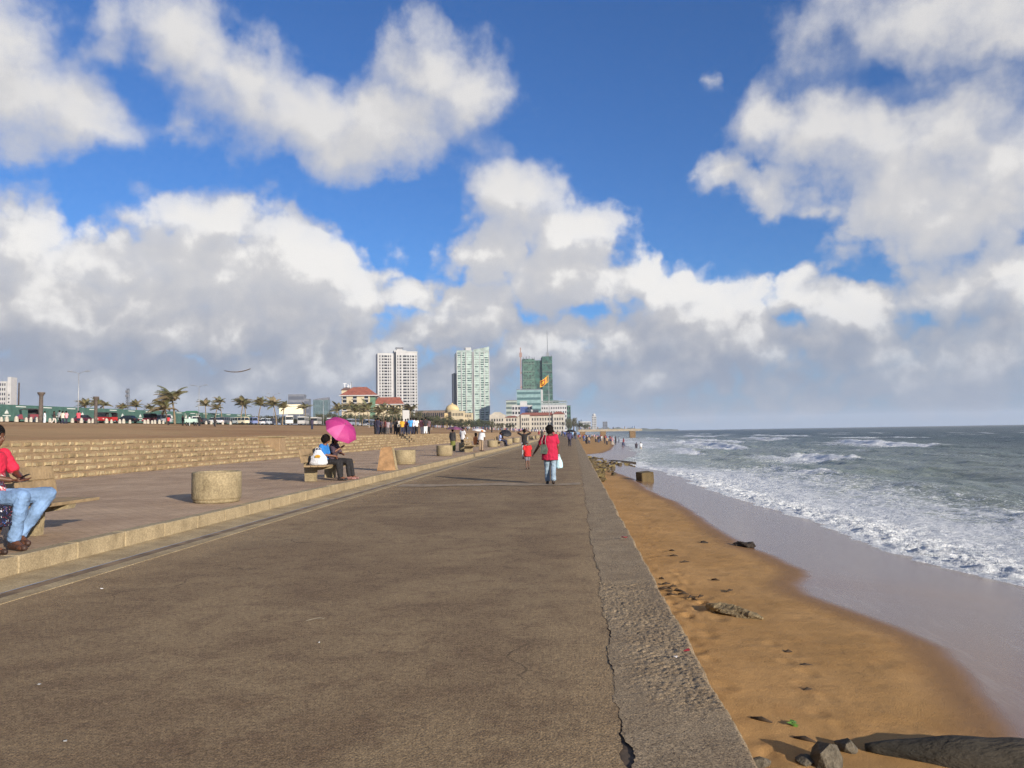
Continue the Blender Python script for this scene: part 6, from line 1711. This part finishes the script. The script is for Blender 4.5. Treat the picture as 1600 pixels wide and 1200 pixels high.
# old white hotel with red roofs on the shore
Y = 560; k = Y / FOC
e = empty('shore_hotel', site(825, Y, 2.0), R(2), 'long white colonial hotel with red tiled roof at the promenade end', 'building')
def X_(px): return (px - 825) * k
zt = lambda py: zat(825, py, Y) - 2.0
M_hotel = mat('hotel_render', S(176, 170, 158), .85, .12, .3)
part(e, 'left_pavilion', M_hotel, lambda q: q.box(X_(765), X_(789), -1, 14, 0, zt(647))); part(e, 'left_gable', M_hotel, lambda q: q.prism([(X_(767), zt(647)), (X_(787), zt(647)), (X_(781), zt(643)), (X_(773), zt(643))][::-1], 'y', -1, 12))
part(e, 'left_range', M_hotel, lambda q: q.box(X_(789), X_(808), 0, 12, 0, zt(652))); part(e, 'centre_range', M_hotel, lambda q: q.box(X_(808), X_(872), 0, 14, 0, zt(650))); 
part(e, 'mid_pavilion', M_hotel, lambda q: q.box(X_(814), X_(828), -1.2, 0, 0, zt(648))); part(e, 'right_pavilion', M_hotel, lambda q: q.box(X_(864), X_(882), -1.5, 14, 0, zt(648)))
rf = part(e, 'centre_roof', M_tile, lambda q: hip(q, X_(812), X_(866), -.5, 13, zt(649.5), zt(644.5), .08))
part(e, 'pavilion_roof', M_tile, lambda q: hip(q, X_(864), X_(882), -1.5, 14, zt(648) + .02, zt(643.5), .3)); part(e, 'left_roof', M_tile, lambda q: hip(q, X_(790), X_(808), 0, 12, zt(652) + .02, zt(649), .2))
it = []
for (pa, pb, n_, yy) in ((767, 787, 5, -1), (790, 808, 4, 0), (815, 827, 4, -1.2), (830, 863, 8, 0), (865.5, 880.5, 4, -1.5)):
    for j in range(n_):
        for z in (1.2, 4.6, 7.9):
            if z > zt(653) and pa == 790: continue
            it.append((X_(pa + (pb - pa) * (j + .5) / n_), yy, z, (pb - pa) * k / n_ * .45, 1.9))
windows(e, it, M_win, depth=.12)
# domed hall
Y = 500; k = Y / FOC; e = empty('domed_hall', site(716, Y), R(6), 'cream domed hall standing in front of the glass tower', 'building')
zt = lambda py: zat(716, py, Y) - e.location.z
def X_(px): return (px - 716) * k
part(e, 'drum', M_cream, lambda q: q.lathe([(4.8, 0), (4.8, zt(641)), (5.0, zt(641) + .2), (5.0, zt(640))], 24, 0, Matrix.Translation((X_(706), 6, 0))))
part(e, 'dome', mat('dome_stone', S(206, 184, 136), .85, .12, .4), lambda q: q.lathe([(4.6, zt(640)), (4.4, zt(637.6)), (3.7, zt(634.5)), (2.4, zt(632)), (.7, zt(630.8)), (.6, zt(630)), (.05, zt(628.6))], 24, 0, Matrix.Translation((X_(706), 6, 0))))
part(e, 'left_wing', mat('ochre_render', S(196, 172, 126), .85, .12, .4), lambda q: q.box(X_(694), X_(705), 2, 14, 0, zt(645))); part(e, 'centre_block', M_cream, lambda q: q.box(X_(705), X_(726), -1, 12, 0, zt(643.5))); part(e, 'right_wing', M_cream, lambda q: q.box(X_(726), X_(739), 1, 12, 0, zt(646.5)))
part(e, 'cornice', M_cream, lambda q: q.box(X_(704.5), X_(726.5), -1.4, 12.2, zt(643.5), zt(643.5) + .5)); part(e, 'wing_cornice', M_cream, lambda q: q.box(X_(725.8), X_(739.4), .7, 12.2, zt(646.5), zt(646.5) + .4))
it = [(X_(706.5 + 2.4 * j), -1, zt(650), .5, 2.0) for j in range(8)] + [(X_(728 + 2.6 * j), 1, zt(652), .5, 1.8) for j in range(4)]
windows(e, it, M_win)
e2, w_, hh = block('long_building', 'long flat dark brown roofed building behind the trees', 648, 703, 642, 600, mat('brown_wall', S(120, 104, 92), .9, .15, .3), 12, 0, 2, 16, M_win)
# cream hotel with red hipped roofs and rooftop sign
Y = 430; k = Y / FOC; e = empty('roofed_hotel', site(575, Y), R(10), 'cream hotel with red hipped roofs and white rooftop letters', 'building')
zt = lambda py: zat(560, py, Y) - e.location.z
def X_(px): return (px - 575) * k
part(e, 'main_block', M_cream, lambda q: q.box(X_(534), X_(578), 0, 16, 0, zt(618))); part(e, 'rear_block', M_cream, lambda q: q.box(X_(528), X_(545), 16, 30, 0, zt(607)))
part(e, 'stair_tower', mat('green_glazing', S(96, 128, 104), .4, .2, .4), lambda q: q.box(X_(578), X_(586), 1, 14, 0, zt(619))); part(e, 'east_wing', M_cream, lambda q: q.box(X_(586), X_(628), 4, 16, 0, zt(632)))
part(e, 'main_roof', M_tile, lambda q: hip(q, X_(534), X_(587), 0, 16, zt(617.5), zt(603.5), .30, 1.2)); part(e, 'rear_roof', mat('dark_tile', S(120, 84, 70), .85, .2, .6), lambda q: hip(q, X_(528), X_(545), 16, 30, zt(607) + .02, zt(601), .2, .6)); part(e, 'east_roof', M_tile, lambda q: hip(q, X_(585), X_(628), 4, 16, zt(631.5), zt(620), .10, 1.0))
part(e, 'fascia', M_white, lambda q: q.box(X_(534) - 1.3, X_(587) + 1.3, -1.3, 17.3, zt(619), zt(617.5) - .02)); part(e, 'east_fascia', M_white, lambda q: q.box(X_(585) - 1.1, X_(628) + 1.1, 2.9, 17.1, zt(633), zt(631.5) - .02)); part(e, 'dormer', mat('dark_dormer', S(120, 60, 50), .8), lambda q: (q.hull([(X_(551), 2.5, zt(614)), (X_(555), 2.5, zt(614)), (X_(553), 2.4, zt(610.5)), (X_(551), 6, zt(612)), (X_(555), 6, zt(612)), (X_(553), 7, zt(610.5))])))
for pa in (535, 551, 569):
    for zz in (621, 627, 633, 639):
        part(e, 'balcony', M_white, lambda q: q.box(X_(pa), X_(pa + 7), -1.0, -.02, zt(zz + 3.2), zt(zz + 2)))
it = [(X_(pa + 3.5), 0, zt(zz + 2.2), 2.2, 1.5) for pa in (535, 551, 569) for zz in (621, 627, 633, 639)] + [(X_(590 + 5 * j), 4, zt(zz), 1.0, 1.2) for j in range(8) for zz in (637.5, 642.5)]
windows(e, it, M_win)
cu = bpy.data.curves.new('rooftop_letters', 'FONT'); cu.body = 'Taj'; cu.size = 3.6; cu.extrude = .15; cu.space_character = 1.15
ob = bpy.data.objects.new('rooftop_letters', cu); COL.objects.link(ob); cu.materials.append(M_white)
bpy.context.view_layer.update()
me = bpy.data.meshes.new_from_object(ob.evaluated_get(bpy.context.evaluated_depsgraph_get())); bpy.data.objects.remove(ob)
me.materials.clear(); me.materials.append(flat(S(230, 230, 230), .6, 'sign_white'))
o = link(bpy.data.objects.new('rooftop_letters', me), e); o.location = (X_(529), 20, zt(602)); o.rotation_euler = (R(90), 0, 0)
part(e, 'sign_frame', M_grey, lambda q: (q.box(X_(529), X_(545), 20.3, 20.5, zt(603), zt(602)), q.tube([(X_(542), 22, zt(603)), (X_(542), 22, zt(593))], .12, 6)))
# left skyline
block('grey_office', 'dark grey office building on the skyline behind the billboard', 450, 475, 617, 900, M_grey, 18, 12, 6, 1, mat('dark_band', S(78, 84, 98), .4), ww=.95)
block('grey_office', 'lower grey annexe at the right of the dark office', 474, 483, 624, 905, M_grey, 16, 12, 4, 1, mat('dark_band2', S(78, 84, 98), .4), ww=.95)
e, w_, hh = block('glass_office', 'hazy green glass office with curved roof on the skyline', 489, 513, 625, 1000, mat('hazy_glass', S(92, 112, 116), .3, .15, .2), 16, 8, 5, 6, mat('hazy_win', S(80, 98, 104), .3))
part(e, 'curved_roof', M_grey, lambda q: q.prism([(-w_ / 2, hh + .72), (w_ / 2, hh + .72), (w_ / 2, hh + 3.5), (w_ * .25, hh + 3.2), (0, hh + 2.6), (-w_ * .25, hh + 1.8)], 'y', 0, 12))
e, w_, hh = block('white_tower', 'white apartment tower cut by the left edge', -16, 8, 597, 700, M_white, 14, 8, 11, 7, M_win, ww=.5)
part(e, 'stair_shaft', M_white, lambda q: q.box(w_ / 2 + .2, w_ / 2 + 3.6, 2, 12, 0, hh + 5)); windows(e, [(w_ / 2 + 1.9, 2, 4 + 3.6 * j, 1.4, 1.5) for j in range(11)], M_win)
# billboard
b0 = site(455, 300); zb, zt_ = zat(455, 647, 300) - b0.z, zat(455, 632, 300) - b0.z
e = empty('billboard', b0, R(16), 'cream billboard with a faint line of lettering above the coaches', 'billboard')
part(e, 'board', mat('cream_board', S(232, 222, 188), .7, .05, .3), lambda q: q.bbox(-4.7, 4.7, 0, .25, zb, zt_, .03)); part(e, 'lettering_line', flat(S(150, 144, 130), .7, 'faint_print'), lambda q: [q.box(-3.3 + i_ * .75, -2.75 + i_ * .75, -.03, -.005, zt_ - .95, zt_ - .65) for i_ in range(9)])['kind'] = 'stuff'
for xx in (-3.2, 3.2): part(e, 'post', M_pole, lambda q: q.tube([(xx, .4, -.1), (xx, .4, zt_ - .3)], .14, 8))
# white screen by the terrace group
x, yy, z = stand_at(634.5, 120); e = empty('white_screen', (x, yy, z), R(20), 'white board standing behind the right hand terrace group', 'board')
part(e, 'board', M_white, lambda q: q.bbox(-.55, .55, 0, .08, .8, 3.6, .02)); part(e, 'post', M_pole, lambda q: (q.tube([(-.4, .12, 0), (-.4, .12, 3.4)], .04, 6), q.tube([(.4, .12, 0), (.4, .12, 3.4)], .04, 6)))
# flag
p0 = site(858.5, 430, 1.6); ftop = zat(858.5, 586, 430)
e = empty('flagpole', p0, 0, 'tall white flagpole in front of the shore hotel', 'flagpole')
part(e, 'pole', M_pole, lambda q: q.tube([(0, 0, 0), (0, 0, 14), (0, 0, ftop - 1.6)], [.22, .17, .10], 8)); part(e, 'finial', M_pole, lambda q: q.ball((0, 0, ftop - 1.5), .22))
fw, fhh = 5.6, 3.7
f_e = empty('national_flag', (p0.x - .15, p0.y, ftop - .4), 0, 'yellow and maroon flag blowing left from the flagpole', 'flag')
def cloth_pt(u, v): return (-(u * fw * .86), .45 * math.sin(u * 7 + v * 2) * (.3 + u), -v * fhh - u * 3.0 + .3 * math.sin(u * 6 + 1))
def flag_piece(name, u0, u1, v0, v1, c, off):
    mb = MB(); v, f = [], []; n_ = 10
    for s_ in (0, 1):
        for i_ in range(n_ + 1):
            for j_ in range(5):
                p_ = cloth_pt(u0 + (u1 - u0) * i_ / n_, v0 + (v1 - v0) * j_ / 4); v.append((p_[0], p_[1] + (-off if s_ == 0 else off), p_[2]))
    o_ = (n_ + 1) * 5
    for i_ in range(n_):
        for j_ in range(4): a = i_ * 5 + j_; f += [(a, a + 1, a + 6, a + 5), (o_ + a, o_ + a + 5, o_ + a + 6, o_ + a + 1)]
    mb.add(v, f, 0, True); mb.build(name, flat(c, .7, 'flag_cloth'), f_e)
flag_piece('field', 0, 1, 0, 1, S(240, 176, 30), .02); flag_piece('green_stripe', .06, .17, .08, .92, S(30, 110, 80), .05); flag_piece('orange_stripe', .17, .28, .08, .92, S(226, 110, 36), .05); flag_piece('maroon_panel', .36, .95, .10, .90, S(150, 56, 30), .05); flag_piece('emblem', .50, .82, .28, .72, S(240, 180, 40), .08)
# distant coast
block('coast_block', 'row of pale low flats along the far shore', 905, 923, 659, 1500, M_white, 20, 0, 3, 8, M_win); 
e, w_, hh = block('coast_tower', 'slim white tower on the far shore', 925, 932, 651, 1600, M_white, 12, 0, 8, 3, M_win); part(e, 'round_top', M_white, lambda q: q.lathe([(3.4, hh + .7), (3.4, hh + 5), (1.0, hh + 7)], 16, 0, Matrix.Translation((0, 4, 0))))
block('coast_tower', 'hazy blue grey tower on the far shore', 942, 949, 659, 2600, M_grey, 20, 0, 6, 3, M_win)
ys = np.linspace(0, 1, 30); far_p = [D(900 + 160 * t_, 671, 3600) for t_ in ys]
mb = MB(); v, f = [], []
for i, q in enumerate(far_p):
    h_ = 22 * (1 - i / 32) + 8 * math.sin(i * 1.7) * (1 - i / 30) + 3
    v += [(q.x, q.y, -3), (q.x, q.y + 10, max(.5, h_) - 2), (q.x, q.y + 400, -3)]
for i in range(29): a = i * 3; f += [(a, a + 3, a + 4, a + 1), (a + 1, a + 4, a + 5, a + 2)]
mb.add(v, f, 0, True); tag(mb.build('far_coast', mat('far_scrub', S(72, 80, 72), .9, .2, .01)), kind='structure')

# ------------------------------------------------------------------ pier
M_pier = concrete_material('pier_concrete', S(150, 140, 124), S(178, 166, 148), 6, .3, .02, S(92, 78, 60), .5)
PY = 356.0; e = empty('pier', (0, PY, 0), 0, 'low concrete pier reaching out over the surf', 'pier')
part(e, 'deck', M_pier, lambda q: q.bbox(2, 31.5, 0, 4, 1.25, 1.9, .05)); part(e, 'kerb_rail', M_pier, lambda q: (q.box(2, 31.5, 0, .25, 1.902, 2.25), q.box(2, 31.5, 3.75, 4, 1.902, 2.25)))
for xx, w_ in ((27.2, 2.7), (13.5, 2.6), (4, 2.6)): part(e, 'pillar', concrete_material('pier_pillar', S(112, 92, 70), S(140, 116, 88), 6, .4, .03, S(60, 46, 34), .6), lambda q: q.bbox(xx - w_ / 2, xx + w_ / 2, .3, 3.7, -3.5, 1.248, .06))
for xx in range(4, 31, 3): part(e, 'rail_post', M_pier, lambda q: q.box(xx - .1, xx + .1, .02, .2, 2.252, 2.9))

# ------------------------------------------------------------------ far crowd: a few figures built once, then copied
cols_t = [S(206, 206, 208), S(150, 60, 66), S(60, 84, 150), S(60, 58, 64), S(196, 150, 160), S(120, 130, 140), S(150, 128, 104), S(44, 42, 46), S(104, 140, 180)]
cols_b = [S(44, 44, 52), S(60, 66, 90), S(150, 140, 128), S(36, 34, 36), S(96, 84, 76)]
def proto(pose, bt):
    return person('person', 'x', pose, (0, 0, -500), 0, 1.68, 1.05, 0, cloth(cols_t[0]), cloth(cols_b[0]), None, 'short', None, .9, .03, bt, .08, voxel=.045)
PROTO = [proto(STAND, 'trousers'), proto(WALK, 'trousers'), proto(WALK, 'skirt'), proto(STAND, 'skirt')]
fuse_all()
rc = random.Random(77)
used = set()
def crowd(loc, label, group, face=None, h=None, top=None):
    k = rc.randrange(4)
    if k not in used: used.add(k); e = PROTO[k]
    else: e = copy_tree(PROTO[k])
    e.location = loc; e.rotation_euler = (0, 0, R(face if face is not None else rc.uniform(0, 360))); s_ = (h or rc.uniform(1.5, 1.78)) / 1.68; e.scale = (s_,) * 3
    for ch in e.children:
        n_ = ch.name.split('.')[0]
        if n_ == 'shirt': paint(ch, 0, cloth(top or rc.choice(cols_t)))
        elif n_ in ('trousers', 'skirt'): paint(ch, 0, cloth(rc.choice(cols_b)))
    tag(e, label, 'person', group); return e
for i in range(64):          # down the promenade
    y = 105 + 330 * rc.random() ** .8; x = rc.uniform(-5, .3) if rc.random() < .8 else rc.uniform(-9, -6.6)
    crowd((x, y, .0 if x > -5.3 else PAVE), 'tiny distant stroller in the crowd far down the promenade', 'strollers far down the promenade')
for i in range(46):          # far end of the green
    y = rc.uniform(190, 430); x = -rc.uniform(19, 62); crowd((x, y, gz(x, y) - .02), 'tiny distant person in the crowd at the far end of the green', 'crowd at the far end of the green')
for i in range(40):          # far beach
    y = rc.uniform(150, 330); x = rc.uniform(1.4, float(shore_x(np.array(y))) - .5); crowd((x, y, sand(x, y)), 'tiny bather in the crowd on the far beach before the pier', 'bathers on the far beach')
for i, (px, yy) in enumerate(((907, 0), (921, 1), (934, 2), (958, 1.5), (976, 2), (988, 1), (991.5, 2.5))):
    x = D(px, 670, PY + 1 + yy).x; crowd((x, PY + .7 + yy, 1.9), ('person at the landward end of the pier', 'second person along the pier from the shore', 'third person along the pier from the shore', 'person at the middle of the pier', 'person near the outer third of the pier', 'person just short of the pier head', 'outermost person at the pier head')[i], 'people on the pier')
a = G(994.5, 705, -2.45); crowd((a.x, a.y, -2.45), 'bather in dark clothes wading in the surf', 'pair wading in the surf', 0, 1.68, S(52, 48, 60))
a = G(999, 705, -2.4); crowd((a.x + .3, a.y, -2.4), 'bather in white wading beside the dark one', 'pair wading in the surf', 0, 1.72, S(200, 202, 206))
# hazy mass of visitors beyond counting, at the far foot of the shore hotel
mb = MB()
for i in range(260):
    x, y = rc.uniform(-95, -2), rc.uniform(440, 540); z = gz(x, y) if x < -18.6 else .1
    h = rc.uniform(1.5, 1.75); w_ = rc.uniform(.2, .28)
    mb.lathe([(w_ * .55, 0), (w_ * .7, h * .45), (w_, h * .75), (w_ * .4, h * .86), (w_ * .5, h * .93), (.02, h)], 6, rc.randrange(6), Matrix.Translation((x, y, z)))
o = mb.build('distant_crowd', [cloth(c) for c in cols_t[:6]]); tag(o, 'far off crowd of visitors before the shore hotel', 'crowd', kind='stuff')

# ------------------------------------------------------------------ sea air
mb = MB(); mb.box(-6800, 6700, -60, 9400, -6.5, 150)
hm = bpy.data.materials.new('sea_air'); hm.use_nodes = True
nt = hm.node_tree; nt.nodes.clear()
vo_ = nt.nodes.new('ShaderNodeVolumePrincipled'); mo_ = nt.nodes.new('ShaderNodeOutputMaterial')
vo_.inputs['Color'].default_value = (.80, .89, 1.0, 1); vo_.inputs['Density'].default_value = .00011; vo_.inputs['Anisotropy'].default_value = .0
nt.links.new(vo_.outputs[0], mo_.inputs['Volume'])
tag(mb.build('haze', hm), kind='stuff')
fuse_all()
